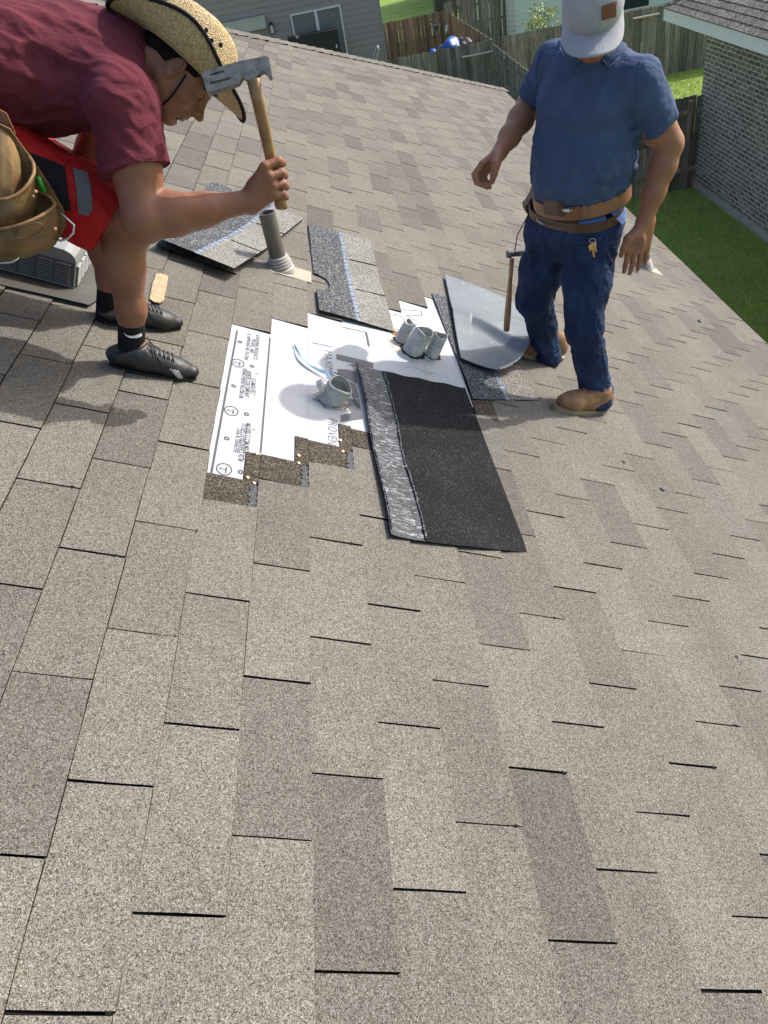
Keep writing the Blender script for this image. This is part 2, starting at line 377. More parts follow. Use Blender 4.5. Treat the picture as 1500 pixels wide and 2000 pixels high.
def fence(p, q, h, mat, label, railside=-1, post=True, z0=GZ, gaps=0, cap=None, name='wooden_fence', posts_at=None):
    p = np.array([p[0], p[1], z0]); q = np.array([q[0], q[1], z0]); d = q - p; ln = np.linalg.norm(d); d /= ln; nr = np.array([-d[1], d[0], 0]) * railside
    root = empty(name, (p + q) / 2, label, 'fence')
    m = MB(); s = 0; up = np.array([0, 0, 1.])
    while s < ln - .05:
        w = .138 + random.uniform(-.004, .004); hh = h + random.uniform(-.018, .018); t = random.random(); lean = random.uniform(-.008, .008)
        if gaps and random.random() < gaps: s += w * .25
        o0 = p + d * s; k = .022
        prof = [o0 - up * .01, o0 + d * w - up * .01, o0 + d * (w + lean) + up * (hh - k), o0 + d * (w - k + lean) + up * hh, o0 + d * (k + lean) + up * hh, o0 + d * lean + up * (hh - k)]
        m.prism(prof, nr * random.uniform(-.003, .001), nr * -.017, t); s += w + random.uniform(.002, .007)
    m.build('boards', mat, root, tone=True)
    for rz in (.35, h * .55, h - .3):
        r = MB(); a_ = p + up * rz + nr * .004; b2 = q + up * rz + nr * .004
        r.hexa([a_, b2, b2 + nr * .035, a_ + nr * .035, a_ + up * .085, b2 + up * .085, b2 + nr * .035 + up * .085, a_ + nr * .035 + up * .085], random.random()); r.build('rail', mat, root, tone=True)
    if post:
        for s in (posts_at or np.arange(.05, ln, 2.4)):
            r = MB(); a_ = p + d * s + nr * .04; r.box((a_[0] - .045, a_[1] - .045, z0), (a_[0] + .045, a_[1] + .045, z0 + h - .06)); r.t = [random.random()] * 6; r.build('post', mat, root, tone=True)
    return root
fence((-6, 24.75), (4.95, 24.75), 1.8, M_fgrey, 'dark weathered wooden fence just beyond the roof hip, left of the blue shirt', 1)
fence((5.05, 24.75), (14, 24.75), 1.82, M_fgrey, 'dark weathered wooden fence behind the white cap, in front of the pale green house', 1, posts_at=[.1, 2.6, 5.05, 7.4])
fence((4.9, 15.35), (4.9, 24.6), 1.72, M_fgrey, 'dark wooden fence running away behind the standing worker elbow', 1)
fence((4.95, 24.9), (4.72, 32.3), 1.78, M_fbrown, 'brown wooden fence running away behind the grey corner fence', -1, gaps=.15)
fence((2.15, 32.5), (4.65, 32.5), 1.78, M_fbrown, 'brown wooden gate fence beside the grey sided house', 1)
fence((4.75, 33.3), (7.1, 33.3), 1.95, M_fgrey, 'tall gappy dark fence left of the pale green house', 1, gaps=.5)
fence((4.9, 15.2), (7.12, 15.2), 1.72, M_fgrey, 'black weathered fence meeting the corner of the grey brick house', -1, posts_at=[2.0])
# pale boards nailed across
for (x0, x1, y, z, lab) in ((4.0, 4.9, 24.66, GZ + 1.5, 'pale cap board nailed across the dark fence beyond the roof'), (9.0, 9.75, 24.66, GZ + 1.62, 'pale broken rail board on the fence right of the white cap')):
    m = MB(); m.box((x0, y - .06, z), (x1, y - .012, z + .035)); m.t = [.9] * 6; o = m.build('board', M_fnew, tone=True); tag(o, lab, 'board')
# ================================================================ GREY SIDED HOUSE
def sidingmat(name, col):
    m, nt, b = new_mat(name); co = tc(nt); mp = N(nt, 'ShaderNodeMapping'); mp.inputs['Scale'].default_value = (1, 1, 14); L(nt, co, mp.inputs[0])
    c = ramp(nt, noise(nt, mp.outputs[0], 4, 5, .7), [(.3, [x * .86 for x in col]), (.7, [x * 1.1 for x in col])])
    L(nt, c, b.inputs['Base Color']); b.inputs['Roughness'].default_value = .75; return m
M_sgrey = sidingmat('grey_siding', (.27, .238, .225)); M_sgreen = sidingmat('pale_green_siding', (.56, .66, .57)); M_swhite = sidingmat('pale_siding', (.55, .56, .48))
def siding(x0, x1, y, z0, z1, mat, parent, lap=.18, dirx=True, skip=None):
    m = MB(); z = z0
    while z < z1:
        zz = min(z + lap, z1)
        segs = [(x0, x1)]
        if skip and z > skip[2] - lap and z < skip[3]: segs = [(x0, skip[0]), (skip[1], x1)]
        for a_, b2 in segs:
            f = (lambda s, w, h: (s, y - w, h)) if dirx else (lambda s, w, h: (y - w, s, h))
            m.quad(f(a_, .018, z), f(b2, .018, z), f(b2, .002, zz), f(a_, .002, zz)); m.quad(f(a_, .0, z), f(b2, .0, z), f(b2, .018, z), f(a_, .018, z))
        z = zz
    return m.build('siding', mat, parent)
gh = empty('grey_house', (-2, 32, GZ), 'grey lap sided house with a blinds window behind the roof hip', 'house')
HY = 29.5; HX = 2.14
m = MB(); m.box((-14, HY + .002, GZ), (HX - .06, HY + 8, GZ + 4.6)); m.build('wall', M_sgrey, gh)
siding(-14, HX - .06, HY, GZ, GZ + 4.6, M_sgrey, gh)
m = MB(); m.box((HX - .06, HY - .03, GZ), (HX, HY + .1, GZ + 4.6)); m.build('corner_board', M_sgrey, gh)
def atY(u, v, Y): d = ray(u, v); return CW + (Y - CW[1]) / d[1] * d
M_white = simple('white_window_frame', (.6, .6, .57), .5, var=.05)
M_glass, nt, b = new_mat('window_glass'); b.inputs['Base Color'].default_value = (.05, .075, .07, 1); b.inputs['Roughness'].default_value = .06; b.inputs['Specular IOR Level'].default_value = .8; b.inputs['Alpha'].default_value = .45
M_blind = simple('window_blinds', (.42, .46, .43), .7, var=.15)
M_room = simple('dark_room', (.02, .03, .028), .9)
M_dark = simple('black_cover', (.012, .012, .013), .55, var=.3, bscale=8, bdist=.02)
M_dmetal = simple('dark_metal', (.05, .055, .06), .45, .6)
M_galv = simple('galvanised_steel', (.42, .45, .46), .42, .75, .18, 20, 60, .1)
# window
wx0, wx1, wz0, wz1 = -.87, .83, -3.04, -1.6
w = MB(); fy = HY - .05
for lo, hi in (((wx0, fy, wz1 - .05), (wx1, HY, wz1)), ((wx0, fy, wz0), (wx1, HY, wz0 + .05)), ((wx0, fy, wz0 + .05), (wx0 + .05, HY, wz1 - .05)), ((wx1 - .05, fy, wz0 + .05), (wx1, HY, wz1 - .05)), ((-.07, fy, wz0 + .05), (.03, HY, wz1 - .05))): w.box(lo, hi)
wf = w.build('window', M_white, gh)
for a_, b2 in ((wx0 + .05, -.07), (.03, wx1 - .05)):
    m = MB(); m.quad((a_, fy + .015, wz0 + .05), (b2, fy + .015, wz0 + .05), (b2, fy + .015, wz1 - .05), (a_, fy + .015, wz1 - .05)); m.build('pane', M_glass, wf)
    m = MB(); z = wz0 + .06
    while z < wz1 - .06: m.quad((a_, fy + .022, z), (b2, fy + .022, z), (b2, fy + .034, z + .034), (a_, fy + .034, z + .034)); z += .05
    m.build('blinds', M_blind, wf)
# meter box + lamp on the wall
P0 = atY(462, 37, HY - .1); P1 = atY(516, 31, HY - .1); P2 = atY(517, 55, HY - .1)
m = MB(); m.box((P0[0] - .8, HY - .16, P2[2]), (P1[0], HY - .02, P1[2])); o = m.build('awning_box', M_galv); 
m2 = MB(); m2.box((P0[0] - .8, HY - .2, P1[2]), (P1[0] + .02, HY - .02, P1[2] + .03)); o2 = m2.build('lid', M_galv, o); tag(o, 'grey metal wall box on the siding left of the window', 'wall box')
L0 = atY(530, 52, HY - .12); lr = empty('wall_lamp', L0, 'small black lantern on the grey siding between the wall box and the window', 'wall lamp')
m = MB(); m.box((L0[0] - .05, HY - .06, L0[2] - .1), (L0[0] + .05, HY - .03, L0[2] + .12)); m.build('back_plate', M_dark, lr)
m = MB(); c_ = (L0[0], HY - .14, L0[2]); 
for sx_ in (-1, 1):
    for sy_ in (-1, 1): m.box((c_[0] + sx_ * .06 - .008, c_[1] + sy_ * .06 - .008, c_[2] - .2), (c_[0] + sx_ * .06 + .008, c_[1] + sy_ * .06 + .008, c_[2] + .05))
m.box((c_[0] - .075, c_[1] - .075, c_[2] + .05), (c_[0] + .075, c_[1] + .075, c_[2] + .075)); m.box((c_[0] - .03, c_[1] - .03, c_[2] + .075), (c_[0] + .03, c_[1] + .03, c_[2] + .13)); m.box((c_[0] - .07, c_[1] - .07, c_[2] - .22), (c_[0] + .07, c_[1] + .07, c_[2] - .2))
m.build('cage', M_dark, lr)
m = MB(); m.box((c_[0] - .045, c_[1] - .045, c_[2] - .19), (c_[0] + .045, c_[1] + .045, c_[2] + .04)); m.build('glass', M_white, lr)
# black covered grill below the window
GY = 28.4; Q = [atY(561, 76, GY), atY(659, 60, GY), atY(671, 106, GY)]
gr = empty('grill', (Q[0][0] + .8, GY + .3, GZ), 'black flat lidded patio grill in front of the blinds window', 'grill')
x0, x1, zt = Q[0][0], Q[1][0], Q[0][2]
m = MB(); m.box((x0, GY, zt - .75), (x1, GY + .5, zt)); m.build('lid', M_dark, gr)
m = MB(); m.box((x0 + .05, GY + .04, GZ + .1), (x1 - .05, GY + .5, zt - .752)); m.build('body', M_dmetal, gr)
m = MB(); m.tube([(x0 + .3, GY - .02, zt - .04), (x0 + .3, GY - .05, zt + .03), (x0 + .36, GY - .05, zt + .03), (x0 + .36, GY - .02, zt - .04)], .012, 6); m.build('handle', M_white, gr)
m = MB(); m.box((x1 - .13, GY - .012, zt - .52), (x1 - .09, GY - .002, zt - .42)); m.build('latch', M_white, gr)
for sx_ in (x0 + .12, x1 - .12):
    m = MB(); m.tube([(sx_, GY + .1, GZ + .1), (sx_, GY + .16, GZ + .1)], .1, 12); m.build('wheel', M_dark, gr)
B = [atY(u, v, 28.9) for u, v in ((727, 122), (731, 105), (735, 93), (737, 90), (737.5, 97), (734, 110), (732, 122))]
m = MB(); m.tube([(B[0][0], 28.9, GZ)] + B[:4] + [B[4] + np.array([.03, 0, 0])] + [b_ + np.array([.04, 0, 0]) for b_ in B[5:]] + [(B[6][0] + .04, 28.9, GZ)], .035, 8); o = m.build('bent_pipe', M_galv, smooth=True); tag(o, 'bent pale metal pipe loop leaning by the grey house corner', 'pipe')
# blue tarpaulin over a dark bag in the side yard
def blob(name, c, r, mat, label, cat, seed=1, amp=.25, sub=3):
    bm = bmesh.new(); bmesh.ops.create_icosphere(bm, subdivisions=sub, radius=1)
    from mathutils import noise as mn
    for v in bm.verts:
        k = 1 + amp * mn.noise(v.co * 1.7 + Vector((seed, 0, 0))) + amp * .4 * mn.noise(v.co * 5 + Vector((0, seed, 0)))
        v.co = Vector((v.co.x * r[0] * k, v.co.y * r[1] * k, v.co.z * r[2] * k))
    me = bpy.data.meshes.new(name); bm.to_mesh(me); bm.free(); me.materials.append(mat); me.polygons.foreach_set('use_smooth', np.ones(len(me.polygons), bool))
    o = bpy.data.objects.new(name, me); COL.objects.link(o); o.location = c; return tag(o, label, cat)
M_tarp = simple('blue_tarpaulin', (.02, .10, .36), .45, bscale=7, bdist=.05)
c0 = atY(884, 92, 26.6); blob('tarpaulin', (c0[0] - .08, 26.6, c0[2] - .1), (.36, .3, .34), M_tarp, 'crumpled blue tarpaulin heap showing above the dark fence', 'tarpaulin', 3, .5)
blob('rubbish_bag', (c0[0] + .38, 26.75, c0[2] - .12), (.3, .3, .3), M_dark, 'black bag beside the blue tarpaulin behind the dark fence', 'bag', 5, .4)
c0 = atY(846, 101, 26.4); blob('bucket_cover', (c0[0], 26.4, c0[2] - .12), (.16, .16, .2), M_tarp, 'small blue cover just left of the blue tarpaulin heap', 'cover', 8, .3)
# triangular sign + pale oval hanging on the brown gate fence
s0 = atY(852, 58, 32.4); tri = [s0 + np.array(v) for v in ((-.2, 0, .18), (.2, 0, .18), (0, 0, -.22))]
m = MB(); m.prism([(p[0], 32.38, p[2]) for p in tri], (0, 0, 0), (0, -.012, 0)); o = m.build('triangular_plaque', M_galv); tag(o, 'pale triangular plaque hanging on the brown gate fence', 'plaque')
m = MB(); m.prism([(s0[0] + (p[0] - s0[0]) * .6, 32.366, s0[2] + .02 + (p[2] - s0[2]) * .55) for p in tri], (0, 0, 0), (0, -.006, 0)); m.build('inner_panel', M_fbrown, o)
blob('hanging_lantern', (s0[0] + .42, 32.3, s0[2] - .1), (.14, .1, .2), M_galv, 'small pale rounded lantern right of the triangular plaque', 'lantern', 2, .15)
# ladder-like pale pole in front of the gate
m = MB(); a_ = atY(752, 50, 32.2); b2 = atY(763, 112, 32.2); m.tube([a_, (b2[0], 32.2, GZ)], .03, 8); o = m.build('pole', M_fnew); tag(o, 'pale upright pole at the corner of the grey house', 'pole')
# air conditioner in the sunny yard
ac = empty('air_conditioner', (6.35, 46.5, GZ), 'dark air conditioner unit on a slab beside the bright far lawn', 'air conditioner')
m = MB(); m.box((5.85, 45.6, GZ), (7.2, 47, GZ + .1)); m.build('slab', M_conc, ac)
m = MB(); m.box((6.0, 45.8, GZ + .1), (7.0, 46.8, GZ + 1.05)); [m.box((5.985, 45.785, GZ + .12 + i * .06), (7.015, 45.8, GZ + .15 + i * .06)) for i in range(15)]; m.build('casing', M_dmetal, ac)
m = MB(); m.tube([(6.5, 46.3, GZ + 1.05), (6.5, 46.3, GZ + 1.09)], .4, 20); m.build('fan_guard', M_dark, ac)
m = MB(); m.tube([(7.2, 47, GZ), (7.2, 47, GZ + 1.3), (7.3, 47.1, GZ + 1.4)], .05, 8); m.tube([(7.35, 46.6, GZ), (7.35, 46.6, GZ + .8), (7.35, 46.6, GZ + 1.0)], .09, 8); m.build('line_set', M_dark, ac)
# pale far house and pale green house
fh = empty('far_house', (12, 48, GZ), 'pale cream sided far house above the gappy fence', 'house')
m = MB(); m.box((7.4, 48.02, GZ), (22, 56, GZ + 4.5)); m.build('wall', M_swhite, fh); siding(7.4, 22, 48, GZ + .3, GZ + 4.5, M_swhite, fh, .2)
m = MB(); m.box((7.38, 47.97, GZ), (22, 48, GZ + .3)); m.build('foundation', M_conc, fh)
# path far left in the bright lawn
m = MB(); m.box((-3, 60, GZ + .004), (9, 61, GZ + .03)); o = m.build('path', M_conc); tag(o, kind='structure')
nh = empty('green_house', (12, 28, GZ), 'pale green lap sided house behind the dark fences', 'house')
NY = 33.0; nx = atY(1003, 60, NY)[0]
m = MB(); m.box((nx, NY + .002, GZ), (26, NY + 8, GZ + 4.8)); m.build('wall', M_sgreen, nh); siding(nx + .08, 26, NY, GZ, GZ + 4.8, M_sgreen, nh, .19)
M_trim = simple('pale_trim', (.5, .5, .46), .6)
m = MB(); 
for i in range(30): m.box((nx - .16, NY - .035, GZ + .02 + i * .16), (nx + .075, NY - .004, GZ + .16 + i * .16), i % 2)
m.build('corner_quoins', M_trim, nh)
wa = atY(1226, 8, NY); wb = atY(1270, 9, NY)
m = MB(); m.box((wa[0] - .2, NY - .06, wb[2] - .06), (wb[0], NY - .02, wb[2] + 1.2)); wo = m.build('window', M_white, nh)
m = MB(); m.quad((wa[0] - .2, NY - .064, wb[2]), (wb[0] - .08, NY - .064, wb[2]), (wb[0] - .08, NY - .064, wb[2] + 1.1), (wa[0] - .2, NY - .064, wb[2] + 1.1)); m.build('pane', M_room, wo)
# leafy shrubs
def shrub(name, c, r, n, lab, cols, leaf=.05, group=None, seed=1):
    rs = np.random.default_rng(seed); M, nt, b = new_mat(name + '_leaves'); at = N(nt, 'ShaderNodeAttribute'); at.attribute_name = 'tone'
    cc = ramp(nt, at.outputs['Fac'], [(i / (len(cols) - 1), k) for i, k in enumerate(cols)]); L(nt, cc, b.inputs['Base Color']); b.inputs['Roughness'].default_value = .6
    root = empty(name, (c[0], c[1], GZ), lab, 'shrub', group)
    st = MB()
    for i in range(7):
        a = rs.uniform(0, 6.28); st.tube([(c[0], c[1], GZ), (c[0] + .3 * r * math.cos(a), c[1] + .3 * r * math.sin(a), (GZ + c[2]) / 2), (c[0] + .7 * r * math.cos(a), c[1] + .7 * r * math.sin(a), c[2] + rs.uniform(-.2, .4) * r)], [.02, .014, .006], 6)
    st.build('stems', M_fbrown, root)
    m = MB()
    cl = rs.normal(0, 1, (14, 3)); cl /= np.linalg.norm(cl, axis=1)[:, None]; cl *= rs.uniform(.4, 1, (14, 1)) * r
    for i in range(n):
        p = np.array(c) + cl[i % 14] + rs.normal(0, .2 * r, 3); u_ = rs.normal(0, 1, 3); u_ /= np.linalg.norm(u_); w_ = np.cross(u_, rs.normal(0, 1, 3)); w_ /= np.linalg.norm(w_); s_ = leaf * rs.uniform(.6, 1.3)
        m.poly([p, p + u_ * s_ + w_ * s_ * .4, p + u_ * s_ * 2, p + u_ * s_ - w_ * s_ * .4], rs.random())
    m.build('foliage', M, root, tone=True)
c0 = atY(1063, 52, 26.2); shrub('flowering_shrub', (c0[0], 26.2, c0[2]), .55, 900, 'yellow flecked green shrub left of the blue shirt shoulder', [(.05, .12, .03), (.12, .22, .05), (.5, .5, .12), (.6, .55, .2)], .05)
c0 = atY(1350, 2, 25.6); shrub('dry_shrub', (c0[0], 25.6, c0[2]), .4, 600, 'dry dark shrub above the fence next to the brick house roof corner', [(.03, .03, .02), (.1, .09, .07), (.2, .19, .15)], .04, seed=4)
# low dead growth along the eave-side corner post
# ================================================================ THE STRIPPED PATCH
def rxy(u, v, z=0.0): return roofxy(onroof(u, v, z))[:2]
M_felt, nt, b = new_mat('white_underlayment'); co = tc(nt)
c = ramp(nt, noise(nt, co, 3, 5, .65), [(.3, (.40, .415, .44)), (.7, (.455, .47, .495))])
d1 = ramp(nt, noise(nt, co, 28, 6, .8), [(.62, 0), (.74, .5)]); c = mixc(nt, d1, c, (.5, .49, .46))
mp = N(nt, 'ShaderNodeMapping'); mp.inputs['Scale'].default_value = (60, 4, 60); L(nt, co, mp.inputs[0]); d2 = ramp(nt, noise(nt, mp.outputs[0], 1, 4, .7), [(.66, 0), (.72, .35)]); c = mixc(nt, d2, c, (.45, .44, .42))
L(nt, c, b.inputs['Base Color']); b.inputs['Roughness'].default_value = .5; b.inputs['Specular IOR Level'].default_value = .3
L(nt, bump(nt, noise(nt, co, 7, 4, .55), .6, .02), b.inputs['Normal'])
M_print = simple('grey_print', (.06, .06, .07), .6, var=.1)
M_bigprint = simple('dark_grey_print', (.085, .087, .095), .6, var=.1)
ul = empty('underlayment', rf(.15, 1.9, 0), 'white printed roofing underlayment exposed in the stripped patch', 'underlayment')
EX_, T_ = EXP, TAB
low = [(-2, 1.212), (-1, 1.352), (0, 1.483), (1, 1.607), (2, 1.70), (3, 1.84), (4, 1.97)]
m = MB()
for c, y0 in low:
    x0 = c * EX_ - .001; x1 = (c + 1) * EX_
    yt = (7 + OFF * c) * T_ + .03
    # the next course's headlap covers the lower right corner of every step
    xa = x0 + .1 if c < 1 else x1
    ya = y0 + .137
    if c == 4: x1 = .648; xa = x1
    n_ = 3
    def q(a, b2, lo, hi, t=0): m.quad(rf(a, lo, -.0014), rf(b2, lo, -.0014), rf(b2, hi, -.0014), rf(a, hi, -.0014), t)
    if c < 1: q(x0, xa, y0, yt); q(xa, x1, ya, yt)
    else: q(x0, x1, y0, yt)
m.build('felt', M_felt, ul)
pr = MB()
def bar(a, b2, w, z=-.0008, mb=pr, t=0):
    a = np.array(a); b2 = np.array(b2); d = (b2 - a) / np.linalg.norm(b2 - a); n_ = np.array([-d[1], d[0]]) * w / 2
    mb.quad(*[rf(p[0], p[1], z) for p in (a - n_, b2 - n_, b2 + n_, a + n_)], t)
bar((-.272, 1.215), (-.262, 2.09), .007); bar((-.1435, 1.36), (-.142, 2.10), .006)
bar((.145, 2.36), (.245, 2.372), .006); bar((.246, 2.375), (.25, 2.25), .010)
bar(rxy(610, 669), rxy(625, 672), .005); bar(rxy(626, 672), rxy(647, 677), .005)
for (a, b2) in (((776, 604), (822, 607)), ((823, 607), (823, 616)), ((823, 616), (793, 615)), ((793, 615), (815, 628)), ((777, 614), (797, 627)), ((766, 641), (784, 646)), ((768, 616), (776, 613))): bar(rxy(*a), rxy(*b2), .005)
[((lambda mb: (mb.quad(*pr.v[4 * i:4 * i + 4]), mb.build('printed_line', M_print, ul)))(MB())) for i in range(len(pr.f))]
def ring(cx, cy, r0, r1, mb, z=-.0008, n_=28, sx_=1, sy_=1):
    for i in range(n_):
        a0, a1 = 2 * math.pi * i / n_, 2 * math.pi * (i + 1) / n_
        P = [rf(cx + sx_ * r * math.cos(a), cy + sy_ * r * math.sin(a), z) for r, a in ((r0, a0), (r1, a0), (r1, a1), (r0, a1))]; mb.quad(*P)
for (u, v) in ((465, 708.7), (452, 802), (437.8, 915.8)):
    lg = MB(); x, y = rxy(u, v); ring(x, y, .0185, .0225, lg, sy_=1.25)
    bar((x - .011, y), (x + .006, y), .0035, mb=lg); bar((x + .006, y - .013), (x + .006, y + .013), .004, mb=lg); bar((x + .002, y - .016), (x + .007, y - .01), .003, mb=lg); bar((x - .014, y - .006), (x - .009, y + .006), .003, mb=lg); lg.build('printed_emblem', M_print, ul)
for (u, v) in ((523, 278), (660, 557), (450, 783), (598, 1108), (370, 1387), (530, 1772)):
    lg = MB(); x, y = rxy(380 + u / 5.882, 620 + v / 5.882); ring(x, y, .003, .0085, lg, sy_=1.2); lg.build('printed_dot', M_print, ul)
for (u, v) in ((715, 645), (680, 1285)):
    lg = MB(); x, y = rxy(380 + u / 5.882, 620 + v / 5.882); ring(x, y, .0035, .0052, lg); lg.build('printed_dot', M_print, ul)
def roof_text(s, A, B, h, mat, name, bold=0.0, z=-.0008, parent=ul, ytall=None, clipx=None, shear=0):
    """words printed on the sheet: A and B are the roof coordinates where the words start and end, tops of the letters to the right of the reading direction's left"""
    cu = bpy.data.curves.new(name, 'FONT'); cu.body = s; cu.size = 1; cu.offset = bold; cu.resolution_u = 3; cu.shear = shear
    ob = bpy.data.objects.new(name, cu); COL.objects.link(ob); dg = bpy.context.evaluated_depsgraph_get(); dg.update()
    me = bpy.data.meshes.new_from_object(ob.evaluated_get(dg)); bpy.data.objects.remove(ob)
    V = np.array([v.co[:] for v in me.vertices]); F = [list(p.vertices) for p in me.polygons]; bpy.data.meshes.remove(me)
    V[:, 0] -= V[:, 0].min(); w = V[:, 0].max(); hh = V[:, 1].max()
    A = np.array(A); B = np.array(B); d = B - A; ln = np.linalg.norm(d); d /= ln; up = np.array([-d[1], d[0]])
    P = A[None] + V[:, :1] / w * ln * d[None] + V[:, 1:2] / hh * h * up[None]
    if clipx is not None: P[:, 0] = np.minimum(P[:, 0], clipx)
    return mk(name, [rf(p[0], p[1], z) for p in P], F, mat, parent)
for s, a, b2, h in (('MAXFELT.COM MAXFELT', (480.5, 825), (474.5, 897), .017), ('TX DEPT OF INSURANCE ASTM', (473, 825), (464.5, 899), .017), ('D226 ALTERNATIVE', (463.5, 836), (455.5, 882), .015),
                    ('213-MAX-FELT', (491, 737), (488.5, 769.6), .017), ('INTERTEK CODE COMPLIANT', (482.5, 723.7), (477.5, 773.9), .015), ('RESEARCH REPORT NO.CCRR-1108', (475, 718.6), (466.5, 776), .014),
                    ('& ROOFING PRODUCTS', (500.5, 653), (495, 700.8), .014), ('PEARL, MS', (492, 660.8), (488, 688), .013), ('FL APPROVAL NO. FL17284', (483.5, 650.6), (477.5, 701.6), .013)):
    roof_text(s, rxy(a[0], a[1]), rxy(b2[0], b2[1]), h, M_print, 'lettering', .012)
roof_text('MAXIMUM', rxy(633, 683), rxy(637, 745), .03, M_print, 'lettering', -.012, shear=.0)
roof_text('PROVEN', rxy(641, 816), rxy(640, 866), .03, M_print, 'lettering', -.012)
for P_ in ([(405, 545), (705, 615), (705, 662), (530, 650), (535, 640), (480, 640), (545, 625), (405, 590)], [(412, 668), (500, 672), (560, 690), (575, 790), (548, 778), (415, 705)], [(415, 718), (560, 790), (590, 905), (545, 908), (490, 860), (490, 800), (415, 758)], [(437, 1045), (530, 1025), (490, 975), (490, 912), (590, 912), (622, 1075), (440, 1100)]):
    mb_ = MB(); mb_.poly([rf(*rxy(560 + a / 4.167, 560 + b2 / 4.167), -.0008) for a, b2 in P_]); mb_.build('lettering', M_bigprint, ul)
# brown headlaps of the courses left in place, with tar strips
M_tar = simple('roof_tar', (.03, .033, .038), .5, var=.4, vscale=40, bscale=90, bstr=.8, bdist=.004)
for c, (ya, yb) in {-2: (1.097, 1.212), -1: (1.237, 1.352), 0: (1.372, 1.483), 1: (1.508, 1.607), 2: (1.63, 1.72), 5: (1.9, 2.1)}.items():
    dk = MB(); tar = MB(); x0 = c * EX_ + .0015; x1 = (c + 1) * EX_ - .006
    if c == 5: x0 = .65; x1 = .8
    dk.quad(rf(x0, ya, .0014), rf(x1, ya, .0018), rf(x1, yb, .0018), rf(x0, yb, .0014))
    if c < 2:
        dk.quad(rf(x0 + .1, yb, .001), rf(x1 + .006, yb, .001), rf(x1 + .006, yb + .137, .001), rf(x0 + .1, yb + .137, .001))
        dk.quad(rf(x0, yb, .0014), rf(x1, yb, .0018), rf(x1, yb, -.002), rf(x0, yb, -.002)); dk.quad(rf(x0 + .1, yb, .001), rf(x0 + .1, yb + .137, .001), rf(x0 + .1, yb + .137, -.002), rf(x0 + .1, yb, -.002))
        n_ = 14; pts = []
        for i in range(n_ + 1): pts.append((x1 + .004 + random.uniform(-.004, .004), ya - .012 + (yb - ya + .02) * i / n_ * .8))
        pts2 = [(p[0] - .02 + random.uniform(-.003, .003), p[1]) for p in pts[::-1]]
        tar.poly([rf(p[0], p[1], .0048) for p in pts + pts2]); tar.build('tar_strip', M_tar, house)
    dk.build('exposed_headlap', M_brown, house)
M_rust = simple('rusty_dust', (.28, .17, .07), .95, var=.4, vscale=60)
# copper-headed nails
M_copper = simple('copper_nail_head', (.72, .42, .26), .3, .6)
nail0 = None
for i, (u, v, lab) in enumerate(((495.6, 945, 'lowest copper nail head beside the lowest tar strip'), (483, 934, 'copper nail head at the lowest corner of the white patch'), (582.6, 906, 'copper nail head just above the middle tar strip'), (582.6, 891, 'pale nail head above the middle tar strip'), (500, 887, 'copper nail head at the foot of the printed dark line'), (668.8, 883, 'copper nail head at the right tar strip'), (664, 861, 'copper nail head beside the word ending in EN'))):
    x, y = rxy(u, v); p = rf(x, y, .004)
    if nail0 is None:
        m = MB(); m.tube([p - np.array([SP, 0, CP]) * .003, p + np.array([SP, 0, CP]) * .0012, p + np.array([SP, 0, CP]) * .002], [.0055, .0055, .0035], 12); nail0 = m.build('roofing_nail', M_copper, origin=p); o = nail0
    else: o = nail0.copy(); COL.objects.link(o); o.location = Vector(p)
    tag(o, lab, 'nail', 'copper roofing nails left at the lower edge of the patch')
# ================================================================ LOOSE SHEETS
def sheet(name, nu, nv, posf, mask=None, matf=None, mats=None, thick=.004, parent=None, nrmf=None, smooth=False, tonef=None):
    """a bent slab: posf(s,t)-> world point for s,t in 0..1; mask and material by cell centre"""
    G = np.zeros((nu + 1, nv + 1, 3))
    for i in range(nu + 1):
        for j in range(nv + 1): G[i, j] = posf(i / nu, j / nv)
    du = np.gradient(G, axis=0); dv = np.gradient(G, axis=1); n_ = np.cross(du, dv); n_ /= np.linalg.norm(n_, axis=2, keepdims=True) + 1e-12
    if (n_[..., 2].mean()) < 0: n_ = -n_; flip = True
    else: flip = False
    B = G - n_ * thick; V = np.concatenate([G.reshape(-1, 3), B.reshape(-1, 3)]); off = (nu + 1) * (nv + 1); idx = lambda i, j: i * (nv + 1) + j
    M = np.ones((nu, nv), bool)
    if mask:
        for i in range(nu):
            for j in range(nv): M[i, j] = mask((i + .5) / nu, (j + .5) / nv)
    F = []; mi = []; tn = []
    for i in range(nu):
        for j in range(nv):
            if not M[i, j]: continue
            k = matf((i + .5) / nu, (j + .5) / nv) if matf else 0
            q = [idx(i, j), idx(i + 1, j), idx(i + 1, j + 1), idx(i, j + 1)]
            if flip: q = q[::-1]
            t = tonef((i + .5) / nu, (j + .5) / nv) if tonef else .5
            F.append(q); mi.append(k); tn.append(t); F.append([off + a for a in q[::-1]]); mi.append(len(mats) - 1 if mats and len(mats) > 1 else 0); tn.append(t)
            for (di, dj, a, b2) in ((-1, 0, idx(i, j + 1), idx(i, j)), (1, 0, idx(i + 1, j), idx(i + 1, j + 1)), (0, -1, idx(i, j), idx(i + 1, j)), (0, 1, idx(i + 1, j + 1), idx(i, j + 1))):
                ii, jj = i + di, j + dj
                if not (0 <= ii < nu and 0 <= jj < nv) or not M[ii, jj]:
                    if flip: a, b2 = b2, a
                    F.append([b2, a, off + a, off + b2]); mi.append(len(mats) - 1 if mats and len(mats) > 1 else 0); tn.append(t)
    used = sorted({a for f in F for a in f}); mp_ = {a: i for i, a in enumerate(used)}
    o = mk(name, V[used], [[mp_[a] for a in f] for f in F], None, parent, mats=mats or [M_slot], midx=mi, smooth=smooth)
    face_attr(o, 'tone', tn); return o
